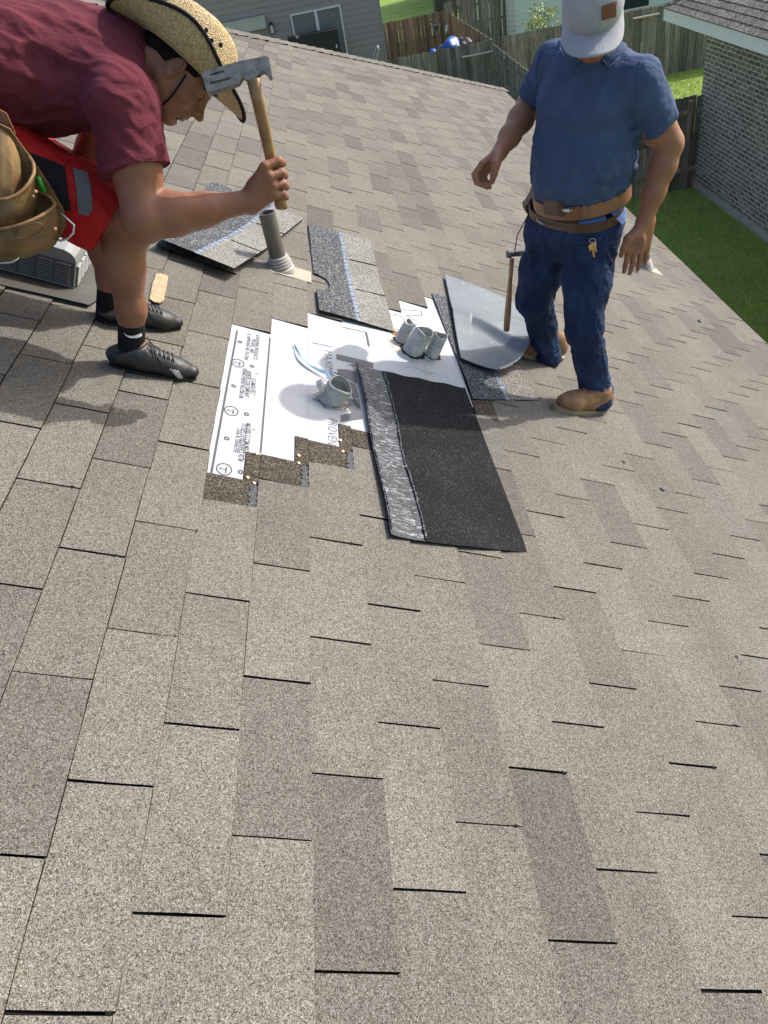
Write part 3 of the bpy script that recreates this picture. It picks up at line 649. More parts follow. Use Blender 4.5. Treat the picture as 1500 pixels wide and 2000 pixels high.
M_headlap = granules('dark_granule_headlap', [(0, (.02, .022, .025)), (.35, (.05, .055, .062)), (.62, (.095, .10, .11)), (.82, (.18, .185, .19)), (.94, (.42, .43, .43))], 330, None, .12)
M_newtab = granules('grey_granule_tab', [(0, (.07, .068, .062)), (.25, (.15, .145, .132)), (.5, (.225, .217, .198)), (.75, (.3, .292, .27)), (.92, (.42, .41, .39))], 380, None, .14)
M_oldtab = granules('brown_grey_granule_tab', [(0, (.05, .047, .042)), (.3, (.13, .12, .105)), (.55, (.2, .185, .16)), (.8, (.3, .28, .25)), (.94, (.45, .43, .4))], 400, None, .12)
M_seal, nt, b = new_mat('sealant_film'); co = tc(nt)
v = noise(nt, co, 75, 5, .8); c = ramp(nt, v, [(.42, (.07, .085, .11)), (.52, (.17, .22, .31)), (.66, (.33, .42, .55))]); L(nt, c, b.inputs['Base Color']); b.inputs['Roughness'].default_value = .35
def shingle(name, P00, P10, P11, P01, zf, label, tabm, slots=(1 / 3, 2 / 3), notch=None, group='loose shingles lying on the roof', seal=True, nu=66, nv=150):
    P = [np.array(p) for p in (P00, P10, P11, P01)]    # headlap edge start, butt edge start, butt edge end, headlap edge end
    def pos(s, t):
        q = (1 - s) * (1 - t) * P[0] + s * (1 - t) * P[1] + s * t * P[2] + (1 - s) * t * P[3]; return rf(q[0], q[1], .006 + zf(s, t))
    def mask(s, t):
        if s > .57:
            for k in slots:
                if abs(t - k) < .0045: return False
        if notch and ((s / notch[1]) ** 2 + ((t - notch[0]) / notch[2]) ** 2) < 1: return False
        return True
    def matf(s, t):
        if seal and .485 < s < .535 + .01 * math.sin(t * 90): return 1 if math.sin(t * 150) > -.8 else 0
        return 0 if s < .5 else 2
    o = sheet(name, nu, nv, pos, mask, matf, [M_headlap, M_seal, tabm, M_slot], .0035)
    return tag(o, label, 'shingle', group)
# the one with the half-round notch
shingle('loose_shingle', (.044, 2.41), (.372, 2.437), (.337, 3.483), (.004, 3.446), lambda s, t: .004 + .012 * max(0, (1 - t) - .75) * 4 * (1 - s) + .003 * math.sin(t * 9) + .002 * math.sin(s * 5 + t * 4),
        'dark and grey shingle with a half round notch, lying above the white patch', M_newtab, notch=(.3, .2, .085))
shingle('loose_shingle', (-.628, 2.60), (-.30, 2.56), (-.172, 3.58), (-.50, 3.63), lambda s, t: .006 + .01 * (1 - t) * (1 - s) + .003 * math.sin(t * 7),
        'lower dark grey shingle showing at the left of the pair under the forearm', M_newtab)
shingle('loose_shingle', (-.631, 2.585), (-.314, 2.492), (-.02, 3.475), (-.337, 3.57), lambda s, t: .014 + .035 * (1 - t) ** 3 * (1 - .3 * s) + .012 * s * (1 - t) + .004 * math.sin(t * 8 + 1),
        'upper grey shingle of the pair under the raised forearm, next to the vent pipe', M_newtab)
shingle('loose_shingle', (.655, 2.02), (.975, 2.16), (.93, 3.05), (.62, 3.0), lambda s, t: .001 + .002 * math.sin(t * 9), 'dark shingle with a pale tar line, half under the bent metal sheet', M_oldtab)
# upside-down shingle with the release film
M_back, nt, b = new_mat('black_shingle_back'); co = tc(nt)
v = N(nt, 'ShaderNodeTexVoronoi'); v.inputs['Scale'].default_value = 330; L(nt, co, v.inputs['Vector']); se = N(nt, 'ShaderNodeSeparateColor'); L(nt, v.outputs['Color'], se.inputs[0])
c = ramp(nt, se.outputs[0], [(0, (.008, .008, .009)), (.6, (.014, .0145, .016)), (.82, (.026, .027, .029)), (.97, (.06, .06, .064))], 'CONSTANT'); c = mixc(nt, 1, c, ramp(nt, noise(nt, co, 5, 4, .6), [(.3, .7), (.7, 1.5)]), 'MULTIPLY')
L(nt, c, b.inputs['Base Color']); b.inputs['Roughness'].default_value = .85; b.inputs['Specular IOR Level'].default_value = .15; L(nt, bump(nt, v.outputs['Distance'], .5, .0015), b.inputs['Normal'])
M_film, nt, b = new_mat('wrinkled_release_film'); co = tc(nt)
mp = N(nt, 'ShaderNodeMapping'); mp.inputs['Scale'].default_value = (26, 110, 26); mp.inputs['Rotation'].default_value = (0, 0, .12); L(nt, co, mp.inputs[0])
nz_ = noise(nt, mp.outputs[0], 1.3, 3, .6, 1.2); c = ramp(nt, nz_, [(.42, (.018, .020, .025)), (.55, (.045, .05, .06)), (.66, (.34, .35, .38))]); L(nt, c, b.inputs['Base Color']); b.inputs['Roughness'].default_value = .42; b.inputs['Metallic'].default_value = .0; b.inputs['Specular IOR Level'].default_value = .35
L(nt, bump(nt, nz_, .9, .004), b.inputs['Normal'])
PP = [np.array(p) for p in ((.225, 1.085), (.668, 1.148), (.632, 2.092), (.182, 2.05))]
def ppos(s, t):
    q = (1 - s) * (1 - t) * PP[0] + s * (1 - t) * PP[1] + s * t * PP[2] + (1 - s) * t * PP[3]
    q = q + np.array([.0018 * math.sin(t * 11) * (s < .3), .012 * math.sin(s * 3.1) * -(1 - t) + .004 * math.sin(s * 25) * (t > .97)])
    z = .009 + .012 * math.exp(-s * 14) + .004 * math.sin(t * 10 + s * 3) * (1 - s) + .006 * s * (1 - t) * math.sin(s * 4) + .0025 * math.sin(t * 23) * s * (1 - s) * 2
    return rf(q[0], q[1], z)
o = sheet('upturned_shingle', 60, 110, ppos, None, lambda s, t: 0 if s > .235 + .004 * math.sin(t * 9) else 1, [M_back, M_film, M_slot], .0035, smooth=False)
tag(o, 'black shingle lying upside down with a silvery wrinkled film strip along its left side', 'shingle', 'loose shingles lying on the roof')
rd = MB(); ed = [ppos(.24 + .004 * math.sin(t * 9), t) + np.array([SP, 0, CP]) * .003 for t in np.linspace(0.01, .98, 60)]
rd.tube([e + rng.normal(0, .0012, 3) for e in ed], .0035, 6); ed = [ppos(.012, t) + np.array([SP, 0, CP]) * .002 for t in np.linspace(0.02, .98, 60)]; rd.tube([e + rng.normal(0, .001, 3) for e in ed], .0022, 6)
rd.build('film_edge', M_film, o, smooth=True)
# galvanised sheet, bent
M_sheet, nt, b = new_mat('galvanised_sheet'); co = tc(nt)
c = ramp(nt, noise(nt, co, 5, 6, .7), [(.3, (.115, .132, .15)), (.7, (.18, .20, .22))]); sp_ = ramp(nt, noise(nt, co, 34, 5, .75), [(.63, 0), (.68, 1)]); c = mixc(nt, sp_, c, (.36, .38, .40))
L(nt, c, b.inputs['Base Color']); b.inputs['Metallic'].default_value = .3; b.inputs['Roughness'].default_value = .55
L(nt, bump(nt, noise(nt, co, 6, 4, .6), .5, .012), b.inputs['Normal'])
QS = [rxy(900, 699, .022), rxy(1036, 724, .095), rxy(1026, 598, .05), rxy(868, 535, .022)]
def corner_cut(s, t):    # rounded near right corner
    a, b2 = (s - .48) / .52, (.42 - t) / .42
    return not (a > 0 and b2 > 0 and a * a + b2 * b2 > 1)
def mpos(s, t):
    q = (1 - s) * (1 - t) * QS[0] + s * (1 - t) * QS[1] + s * t * QS[2] + (1 - s) * t * QS[3]
    cr = t - (.5 - .16 * s + .05 * math.sin(s * 5))
    z = .022 + .073 * s ** 2.5 * (1 - t) ** .8 + .03 * s * s * t + .045 * math.exp(-abs(cr) * 9) * (.25 + .75 * s) - .022 * math.exp(-((cr + .07) * 16) ** 2) * (s > .25) + .012 * math.sin(s * 3.5) * t
    return rf(q[0], q[1], z)
o = sheet('metal_sheet', 70, 90, mpos, corner_cut, None, [M_sheet, M_sheet], .0009, smooth=True)
tag(o, 'bent pale galvanised metal sheet lying beside the jeans legs', 'metal sheet')
m = MB(); bp_ = [mpos(.02 + .0 * t, t) for t in np.linspace(0, 1, 30)]; 
# blue film ribbon on the underlayment
M_rib = simple('blue_plastic_film', (.30, .42, .52), .3, var=.35, vscale=40)
def ribbon(name, pts, w, mat, label, cat, parent=None):
    P = [rf(*rxy(u, v), z) for u, v, z in pts]; n_ = 30; C_ = []
    ts = np.linspace(0, len(P) - 1.001, n_)
    for t in ts: i = int(t); f = t - i; f = f; C_.append(P[i] * (1 - f) + P[i + 1] * f)
    C_ = np.array(C_)
    for _ in range(3): C_[1:-1] = (C_[:-2] + 2 * C_[1:-1] + C_[2:]) / 4
    d = np.gradient(C_, axis=0); d /= np.linalg.norm(d, axis=1)[:, None]; m = MB(); prev = None
    for i in range(n_):
        tw = i * .35; sd_ = np.cross(d[i], np.array([SP, 0, CP])); sd_ /= np.linalg.norm(sd_); k = np.sin(math.pi * (i + .6) / n_) ** .5 * w
        a = C_[i] + sd_ * k + np.array([0, 0, .004 * math.sin(tw)]); b2 = C_[i] - sd_ * k + np.array([0, 0, .006 + .006 * math.cos(tw)])
        if prev is not None: m.quad(prev[0], a, C_[i] + (0, 0, .003), prev[2]); m.quad(prev[2], C_[i] + (0, 0, .003), b2, prev[1])
        prev = (a, b2, C_[i] + (0, 0, .003))
    o = m.build(name, mat, parent, smooth=True); return tag(o, label, cat) if label else o
ribbon('film_ribbon', [(575, 676, .002), (583, 700, .008), (596, 715, .012), (622, 730, .015), (643, 741, .02), (662, 762, .012), (682, 772, .01), (700, 792, .004)], .008, M_rib, 'curled blue plastic ribbon on the white patch above the corrugated flue', 'plastic ribbon')
bl = MB()
for k in range(4):
    a = [rf(*rxy(u + k * 15, v + k * 3), z) for u, v, z in ((778 + 3 * k, 731, .02), (800, 726 + k, .045 - .003 * k), (830, 742, .02))]
    cc = [(1 - t) ** 2 * a[0] + 2 * t * (1 - t) * a[1] + t * t * a[2] for t in np.linspace(0, 1, 9)]; bl.tube(cc, .0009, 5)
o = bl.build('film_shreds', M_rib, smooth=True); tag(o, 'thin bluish film shreds curling over the top edge of the black upturned shingle', 'film shreds')
# tan scrap near the shoes
m = MB(); q = [rxy(u, v) for u, v in ((305, 541), (316, 541), (328, 546), (325, 563), (319, 594), (311, 598), (300, 596), (291, 590), (297, 560))]
m.prism([rf(p[0], p[1], .012) for p in q], rf(0, 0, -.002), rf(0, 0, .002))
M_tan = simple('tan_flashing_scrap', (.36, .28, .17), .8, var=.25, vscale=30)
o = m.build('flashing_scrap', M_tan); tag(o, 'small tan flashing scrap lying behind the black shoes', 'scrap')
# a few bits of debris
def debris(u, v, r, lab):
    x, y = rxy(u, v); bm = bmesh.new(); bmesh.ops.create_icosphere(bm, subdivisions=2, radius=1)
    for q in bm.verts: q.co = Vector((q.co.x * r * random.uniform(.6, 1.2), q.co.y * r * random.uniform(.6, 1.2), q.co.z * r * .5))
    me = bpy.data.meshes.new('debris'); bm.to_mesh(me); bm.free(); me.materials.append(M_tar); o = bpy.data.objects.new('tar_crumb', me); COL.objects.link(o); o.location = Vector(rf(x, y, .005)); tag(o, lab, 'debris')
debris(1365, 629, .02, 'dark crumb of tar far down the slope near the lawn edge'); debris(1291, 958, .012, 'dark crumb of tar on the shingles at the right')
debris(1216, 905, .011, 'upper dark crumb on the shingles below the tan boot'); debris(1437, 1286, .008, 'tiny dark crumb beside a shingle slot near the right edge')
# ================================================================ PIPES AND VENTS
M_pipegrey = simple('grey_pipe_plastic', (.115, .105, .09), .5, var=.08)
M_bootg = simple('rubber_boot', (.36, .345, .31), .6, var=.1)
M_flash = simple('painted_flashing', (.34, .30, .225), .55, var=.12)
M_duct = simple('corrugated_aluminium', (.52, .51, .48), .5, .25, .25, 30, 90, .3)
M_hole = simple('dark_hole', (.01, .009, .008), .9)
M_rusty = simple('rust', (.22, .09, .03), .9, var=.5, vscale=50)
Zup = np.array([0, 0, 1.]); RN = np.array([SP, 0, CP])
def vent_pipe(x, y, h, r, label):
    b0 = rf(x, y, 0); root = empty('vent_pipe', b0, label, 'vent pipe', 'grey vent pipes through the roof')
    m = MB(); n_ = 28
    def circ(r_, z): return [tuple(b0 + np.array([r_ * math.cos(a), r_ * math.sin(a), z])) for a in np.linspace(0, 2 * math.pi, n_, endpoint=False)]
    rings = [circ(r, -.03), circ(r, h), circ(r * .86, h), circ(r * .84, h - .12)]
    for R2 in rings: m.v += R2
    for i in range(len(rings) - 1):
        for k in range(n_): k2 = (k + 1) % n_; m.f.append((i * n_ + k, i * n_ + k2, (i + 1) * n_ + k2, (i + 1) * n_ + k)); m.t.append(0)
    m.f.append(tuple(3 * n_ + k for k in range(n_))); m.t.append(0)
    m.build('pipe', M_pipegrey, root, smooth=False)
    m = MB(); pr_ = [(-.012, 1.75), (.004, 1.72), (.010, 1.6), (.013, 1.42), (.016, 1.62), (.022, 1.6), (.025, 1.34), (.028, 1.52), (.034, 1.5), (.037, 1.24), (.040, 1.42), (.046, 1.38), (.049, 1.14), (.052, 1.28), (.057, 1.24), (.06, 1.02)]
    for z, k in pr_: m.v += circ(r * k, z)
    for i in range(len(pr_) - 1):
        for k in range(n_): k2 = (k + 1) % n_; m.f.append((i * n_ + k, i * n_ + k2, (i + 1) * n_ + k2, (i + 1) * n_ + k)); m.t.append(0)
    m.build('boot', M_bootg, root, smooth=False)
    m = MB(); m.box((x - .05, y - .07, .0005), (x + .135, y + .055, .0062), fr=rf); m.build('flashing', M_flash, root)
vent_pipe(-.118, 2.775, .245, .035, 'grey vent pipe between the loose shingles under the raised fist')
vent_pipe(2.56, 4.80, .1, .04, 'distant vent boot below the hanging hand by the eave')
def corrugated(m, base, axis, ln, r, pitch=.0065, amp=.0014, seg=26, crush=0.0, seed=0):
    axis = np.array(axis, float); axis /= np.linalg.norm(axis); a = np.cross(axis, [0, 1, .2]); a /= np.linalg.norm(a); b2 = np.cross(axis, a)
    nr_ = int(ln / pitch * 4); n0 = len(m.v); rs = np.random.default_rng(seed); ph = rs.uniform(0, 6, 4); rows = nr_ + 1
    for i in range(rows + 6):
        if i < rows: s = ln * i / nr_; rr = r + amp * math.sin(2 * math.pi * s / pitch)
        else: s = ln - (i - rows) * .006; rr = r * .93 + amp * math.sin(i * 2)
        for k in range(seg):
            th_ = 2 * math.pi * k / seg; w = 1 + crush * (s / ln) * (.6 * math.sin(2 * th_ + ph[0]) + .3 * math.sin(3 * th_ + ph[1]))
            bend = a * (.12 * ln * (s / ln) ** 2 * math.sin(ph[2])); m.v.append(tuple(np.array(base) + axis * (s + (.006 * math.sin(2 * th_ + ph[3]) * (s / ln) if crush else 0)) + bend + (a * math.cos(th_) + b2 * math.sin(th_)) * rr * w))
    for i in range(rows + 5):
        for k in range(seg): k2 = (k + 1) % seg; m.f.append((n0 + i * seg + k, n0 + i * seg + k2, n0 + (i + 1) * seg + k2, n0 + (i + 1) * seg + k)); m.t.append(0)
def hole(x, y, rx, ry, z, mat, parent, name='hole', jag=.15, ir=0.0):
    m = MB(); n_ = 24; pts = [rf(x + rx * math.cos(a) * random.uniform(1 - jag, 1 + jag), y + ry * math.sin(a) * random.uniform(1 - jag, 1 + jag), z) for a in np.linspace(0, 2 * math.pi, n_, endpoint=False)]
    m.poly(pts); return m.build(name, mat, parent)
# three ducts
for i, (u, v, r, ln, ax, lab) in enumerate(((782, 666, .027, .10, (.5, .05, .85), 'rearmost left corrugated duct stub of the three on the patch'), (804, 687, .044, .115, (.56, -.04, .84), 'thickest middle corrugated duct stub of the three on the patch'), (842, 693, .033, .108, (.50, -.02, .86), 'right hand corrugated duct stub of the three on the patch'))):
    x, y = rxy(u, v); root = empty('duct_stub', rf(x, y, 0), lab, 'duct', 'corrugated duct stubs on the white patch')
    m = MB(); corrugated(m, rf(x, y, -.01), ax, ln, r * .9, pitch=.0095, amp=.0022, crush=.06, seed=i + 3); m.build('duct', M_duct, root, smooth=True)
    hole(x + .004, y + .004, r * 1.28, r * 1.3, .0002, M_hole, root)
x, y = rxy(778, 653); hole(x, y, .03, .028, .0001, M_rusty, ul, 'rusty_hole'); 
x, y = rxy(776, 668); 
M_stain = simple('caulk_stain', (.5, .46, .4), .9, var=.3, vscale=60); hole(x + .005, y - .01, .045, .075, -.0006, M_stain, ul, 'caulk_stain', .25)
m = MB(); 
for k in range(6):
    A_ = rxy(833 + k * 1.2, 700 + k * 9); 
    m.poly([rf(A_[0] + .012 * math.cos(a) * random.uniform(.3, 1), A_[1] + .02 * math.sin(a) * random.uniform(.6, 1), -.0004 + k * .00006) for a in np.linspace(0, 6.28, 9)[:-1]])
m.build('drip_stain', M_stain, ul)
# flue stub
x, y = rxy(650, 783); root = empty('flue_stub', rf(x, y, 0), 'open corrugated grey flue stub with rusty ragged base on the white patch', 'flue')
m = MB(); corrugated(m, rf(x - .01, y, -.01), (.62, -.12, .78), .085, .043, pitch=.011, amp=.0022, crush=.04, seed=9, seg=32); m.build('flue', simple('grey_flue_metal', (.44, .46, .43), .45, .3, .2, 30), root, smooth=True)
hole(x, y, .062, .06, .0003, simple('ragged_cement', (.36, .33, .29), .95, var=.3, vscale=60), root, 'ragged_cement', .22); 
m = MB()
for k in range(16):
    a = random.uniform(0, 6.28); p = rf(x + .05 * math.cos(a), y + .05 * math.sin(a), 0); q = p + RN * random.uniform(.006, .02) + np.array([random.uniform(-.02, .02), random.uniform(-.02, .02), 0]); s_ = np.array([random.uniform(-.012, .012), random.uniform(-.012, .012), 0]); m.poly([p, p + s_, q])
m.build('torn_flashing', M_rusty, root)
m = MB(); a_ = rf(x - .048, y - .005, .045); m.tube([a_ + np.array([-.012, 0, 0]), a_ + np.array([.004, 0, .004])], .024, 20); m.build('collar', M_duct, root)
m = MB(); m.tube([rf(x - .02, y + .03, .09), rf(x + .03, y + .07, .06), rf(x + .06, y + .02, .03), rf(x + .09, y - .02, .01)], .0018, 6); m.build('wire', M_dark, root)
# box vent (left)
bv = empty('box_vent', rf(-1.03, 2.25, 0), 'grey metal louvred box vent behind the leather pouch', 'roof vent')
M_bv = simple('box_vent_metal', (.26, .27, .27), .42, .3, .1, 10, 30, .1); M_bvb = simple('box_vent_flashing', (.095, .092, .08), .55, .3, .15, 10)
M_louv, nt, b = new_mat('box_vent_louvres'); 
b.inputs['Base Color'].default_value = (.3, .3, .3, 1); b.inputs['Metallic'].default_value = .5; b.inputs['Roughness'].default_value = .4
bx0, bx1, by0, by1, bz = -1.28, -.815, 2.055, 2.46, .125
def flp(s, t):
    x_ = -1.42 + s * (.70); y_ = 1.955 + t * .62
    cx_, cy_ = max(0, x_ + .82) , max(0, 2.06 - y_); 
    k = min(1, math.hypot(cx_, cy_) / .14); x2 = x_ - max(0, cx_) * .25 * (cy_ / .1 if cy_ > 0 else 0); 
    return rf(x2, y_, .010 + .012 * k * k * (.5 + .5 * math.sin(s * 9)))
sheet('flashing', 24, 20, flp, None, None, [M_bvb, M_bvb], .0015, bv)
m = MB(); zt = bz
prof = [(bx0, .0), (bx1 - .0, .0), (bx1, zt * .74), (bx1 - .006, zt * .86), (bx1 - .018, zt * .94), (bx1 - .04, zt), (bx0 + .04, zt * 1.05), (bx0 + .01, zt * .95), (bx0, zt * .78)]
m.prism([rf(p[0], by0, p[1] + .012) for p in prof], (0, 0, 0), (0, by1 - by0, 0)); m.build('hood', M_bv, bv)
lv = MB()
for seg_ in range(8):
    xa = bx0 + .015 + seg_ * (bx1 - bx0 - .02) / 8; xb = xa + (bx1 - bx0) / 8 * .8
    for k in range(9):
        z_ = .022 + k * .0088; lv.hexa([rf(xa, by0 - .001, z_), rf(xb, by0 - .001, z_), rf(xb, by0 - .009, z_ - .002), rf(xa, by0 - .009, z_ - .002), rf(xa, by0 - .001, z_ + .0022), rf(xb, by0 - .001, z_ + .0022), rf(xb, by0 - .009, z_ + .0002), rf(xa, by0 - .009, z_ + .0002)])
for seg_ in range(7):
    ya = by0 + .015 + seg_ * (by1 - by0 - .02) / 7; yb = ya + (by1 - by0) / 7 * .8
    for k in range(8):
        z_ = .022 + k * .0088; lv.hexa([rf(bx1 + .001, ya, z_), rf(bx1 + .001, yb, z_), rf(bx1 + .009, yb, z_ - .002), rf(bx1 + .009, ya, z_ - .002), rf(bx1 + .001, ya, z_ + .0022), rf(bx1 + .001, yb, z_ + .0022), rf(bx1 + .009, yb, z_ + .0002), rf(bx1 + .009, ya, z_ + .0002)])
lv.build('louvres', M_louv, bv)
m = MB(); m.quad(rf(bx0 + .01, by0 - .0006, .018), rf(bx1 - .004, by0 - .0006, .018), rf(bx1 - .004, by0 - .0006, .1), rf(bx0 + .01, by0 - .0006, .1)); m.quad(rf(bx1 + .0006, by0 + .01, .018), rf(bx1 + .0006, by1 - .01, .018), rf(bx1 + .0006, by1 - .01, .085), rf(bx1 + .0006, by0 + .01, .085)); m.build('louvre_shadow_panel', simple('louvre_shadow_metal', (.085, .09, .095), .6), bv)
# ================================================================ SOLID MODELLING BY DISTANCE FIELDS (bodies, clothes, shoes)
def V3(*a): return np.array(a, float)
def unit(v): v = np.asarray(v, float); return v / (np.linalg.norm(v) + 1e-12)
class Field:
    def __init__(s, lo, hi, res):
        s.lo = np.array(lo, float); s.res = res; s.n = np.ceil((np.array(hi) - s.lo) / res).astype(int) + 1
        s.D = np.full(s.n, 1.0, np.float32); s.ax = [(s.lo[i] + res * np.arange(s.n[i])).astype(np.float32) for i in range(3)]
    def _win(s, lo, hi):
        a = np.clip(np.floor((np.array(lo) - s.lo) / s.res).astype(int), 0, s.n); b2 = np.clip(np.ceil((np.array(hi) - s.lo) / s.res).astype(int) + 1, 0, s.n); return a, b2
    def _apply(s, lo, hi, fn, k, mode):
        m = max(k, 0) + .02; a, b2 = s._win(np.array(lo) - m, np.array(hi) + m)
        if (b2 <= a).any(): return
        X = s.ax[0][a[0]:b2[0], None, None]; Y = s.ax[1][None, a[1]:b2[1], None]; Z = s.ax[2][None, None, a[2]:b2[2]]
        d = fn(X, Y, Z).astype(np.float32); sl = (slice(a[0], b2[0]), slice(a[1], b2[1]), slice(a[2], b2[2])); D = s.D[sl]
        if mode == 'add':
            if k > 0: h = np.maximum(k - np.abs(D - d), 0) / k; s.D[sl] = np.minimum(D, d) - h * h * k * .25
            else: s.D[sl] = np.minimum(D, d)
        elif mode == 'sub':
            d = -d
            if k > 0: h = np.maximum(k - np.abs(D - d), 0) / k; s.D[sl] = np.maximum(D, d) + h * h * k * .25
            else: s.D[sl] = np.maximum(D, d)
    def cone(s, a, b2, ra, rb, k=.01, mode='add', flat=None, fax=None):
        """rounded cone; flat>1 squeezes it along fax by that factor"""
        a = np.array(a, float); b2 = np.array(b2, float); R = max(ra, rb)
        w = unit(fax) if fax is not None else None
        def fn(X, Y, Z):
            px, py, pz = X - a[0], Y - a[1], Z - a[2]; bx, by, bz = b2 - a
            if w is not None:
                q = (px * w[0] + py * w[1] + pz * w[2]) * (flat - 1); px, py, pz = px + q * w[0], py + q * w[1], pz + q * w[2]
                qb = (bx * w[0] + by * w[1] + bz * w[2]) * (flat - 1); bx, by, bz = bx + qb * w[0], by + qb * w[1], bz + qb * w[2]
            L2 = bx * bx + by * by + bz * bz + 1e-9
            t = np.clip((px * bx + py * by + pz * bz) / L2, 0, 1)
            d = np.sqrt((px - t * bx) ** 2 + (py - t * by) ** 2 + (pz - t * bz) ** 2) - (ra + (rb - ra) * t)
            return d / (flat ** .5 if w is not None else 1)
        s._apply(np.minimum(a, b2) - R, np.maximum(a, b2) + R, fn, k, mode)
    def chain(s, pts, rads, k=.01, **kw):
        for i in range(len(pts) - 1): s.cone(pts[i], pts[i + 1], rads[i], rads[i + 1], k, **kw)
    def ell(s, c, r, A=None, k=.01, mode='add'):
        """ellipsoid; A: 3 axis vectors"""
        c = np.array(c, float); A = np.eye(3) if A is None else np.array([unit(x) for x in A]); R = max(r)
        def fn(X, Y, Z):
            px, py, pz = X - c[0], Y - c[1], Z - c[2]; q = [px * A[i][0] + py * A[i][1] + pz * A[i][2] for i in range(3)]
            k0 = np.sqrt(sum((q[i] / r[i]) ** 2 for i in range(3))) + 1e-6; k1 = np.sqrt(sum((q[i] / r[i] ** 2) ** 2 for i in range(3))) + 1e-6
            return k0 * (k0 - 1) / k1
        s._apply(c - R, c + R, fn, k, mode)
    def cut(s, p, n, k=.004):              # remove everything on the n side of the plane through p
        p = np.array(p); n = unit(n)
        X = s.ax[0][:, None, None]; Y = s.ax[1][None, :, None]; Z = s.ax[2][None, None, :]
        d = ((X - p[0]) * n[0] + (Y - p[1]) * n[1] + (Z - p[2]) * n[2]).astype(np.float32); h = np.maximum(k - np.abs(s.D - d), 0) / k; s.D = np.maximum(s.D, d) + h * h * k * .25
    def copy_from(s, o, grow):             # same grid only
        s.D = o.D - grow
    def val(s, P):
        g = (np.asarray(P, float) - s.lo) / s.res; i = np.clip(np.floor(g).astype(int), 0, s.n - 2); f = np.clip(g - i, 0, 1); r = 0
        for dx in (0, 1):
            for dy in (0, 1):
                for dz in (0, 1):
                    w = (f[..., 0] if dx else 1 - f[..., 0]) * (f[..., 1] if dy else 1 - f[..., 1]) * (f[..., 2] if dz else 1 - f[..., 2]); r = r + w * s.D[i[..., 0] + dx, i[..., 1] + dy, i[..., 2] + dz]
        return r
    def grad(s, P):
        e = s.res; P = np.asarray(P, float); g = np.stack([s.val(P + np.eye(3)[i] * e) - s.val(P - np.eye(3)[i] * e) for i in range(3)], -1); return g / (np.linalg.norm(g, axis=-1, keepdims=True) + 1e-9)
    def inside(s, P): return ((P > s.lo + 2 * s.res) & (P < s.lo + (s.n - 3) * s.res)).all(-1)
    def hit(s, o, d, t0, t1, step=.003):
        d = unit(d); t = np.arange(t0, t1, step); P = o + t[:, None] * d; v = np.where(s.inside(P), s.val(P), 1); k = np.argmax(v < 0)
        if v[k] >= 0: return None
        if k == 0: return P[0]
        f = v[k - 1] / (v[k - 1] - v[k]); return P[k - 1] + (P[k] - P[k - 1]) * f
    def px(s, u, v, off=.0, t0=1.0, t1=4.0):
        d = unit(ray(u, v)); p = s.hit(CW, d, t0, t1)
        return None if p is None else p + s.grad(p) * off
    def mesh(s):
        D = s.D; S = D < 0; nx, ny, nz = D.shape
        cnt = np.zeros((nx - 1, ny - 1, nz - 1), np.uint8)
        for dx in (0, 1):
            for dy in (0, 1):
                for dz in (0, 1): cnt += S[dx:nx - 1 + dx, dy:ny - 1 + dy, dz:nz - 1 + dz]
        C = np.argwhere((cnt > 0) & (cnt < 8)); m = len(C); idm = np.full((nx - 1, ny - 1, nz - 1), -1, np.int32); idm[C[:, 0], C[:, 1], C[:, 2]] = np.arange(m)
        cor = [(0, 0, 0), (1, 0, 0), (0, 1, 0), (1, 1, 0), (0, 0, 1), (1, 0, 1), (0, 1, 1), (1, 1, 1)]
        val = np.stack([D[C[:, 0] + a, C[:, 1] + b2, C[:, 2] + c] for a, b2, c in cor], 1)
        acc = np.zeros((m, 3)); num = np.zeros(m)
        for a, b2 in ((0, 1), (2, 3), (4, 5), (6, 7), (0, 2), (1, 3), (4, 6), (5, 7), (0, 4), (1, 5), (2, 6), (3, 7)):
            va, vb = val[:, a], val[:, b2]; ok = (va < 0) != (vb < 0); t = np.where(ok, va / np.where(ok, va - vb, 1), 0)
            p = np.array(cor[a]) + t[:, None] * (np.array(cor[b2]) - np.array(cor[a])); acc += np.where(ok[:, None], p, 0); num += ok
        V = s.lo + (C + acc / num[:, None]) * s.res; F = []
        for ax in range(3):
            sl0 = [slice(None)] * 3; sl1 = [slice(None)] * 3; sl0[ax] = slice(0, -1); sl1[ax] = slice(1, None)
            a0 = S[tuple(sl0)]; a1 = S[tuple(sl1)]; E_ = np.argwhere(a0 != a1); u_, v_ = [(1, 2), (2, 0), (0, 1)][ax]
            E_ = E_[(E_[:, u_] > 0) & (E_[:, v_] > 0) & (E_[:, u_] < s.n[u_] - 1) & (E_[:, v_] < s.n[v_] - 1)]
            eu = np.zeros(3, int); eu[u_] = 1; ev = np.zeros(3, int); ev[v_] = 1; q = []
            for o_ in (E_ * 0, -eu, -eu - ev, -ev):
                c = E_ + o_; q.append(idm[c[:, 0], c[:, 1], c[:, 2]])
            q = np.stack(q, 1); ins = S[E_[:, 0], E_[:, 1], E_[:, 2]]; q[~ins] = q[~ins][:, ::-1]; F.append(q)
        return V, np.concatenate(F)
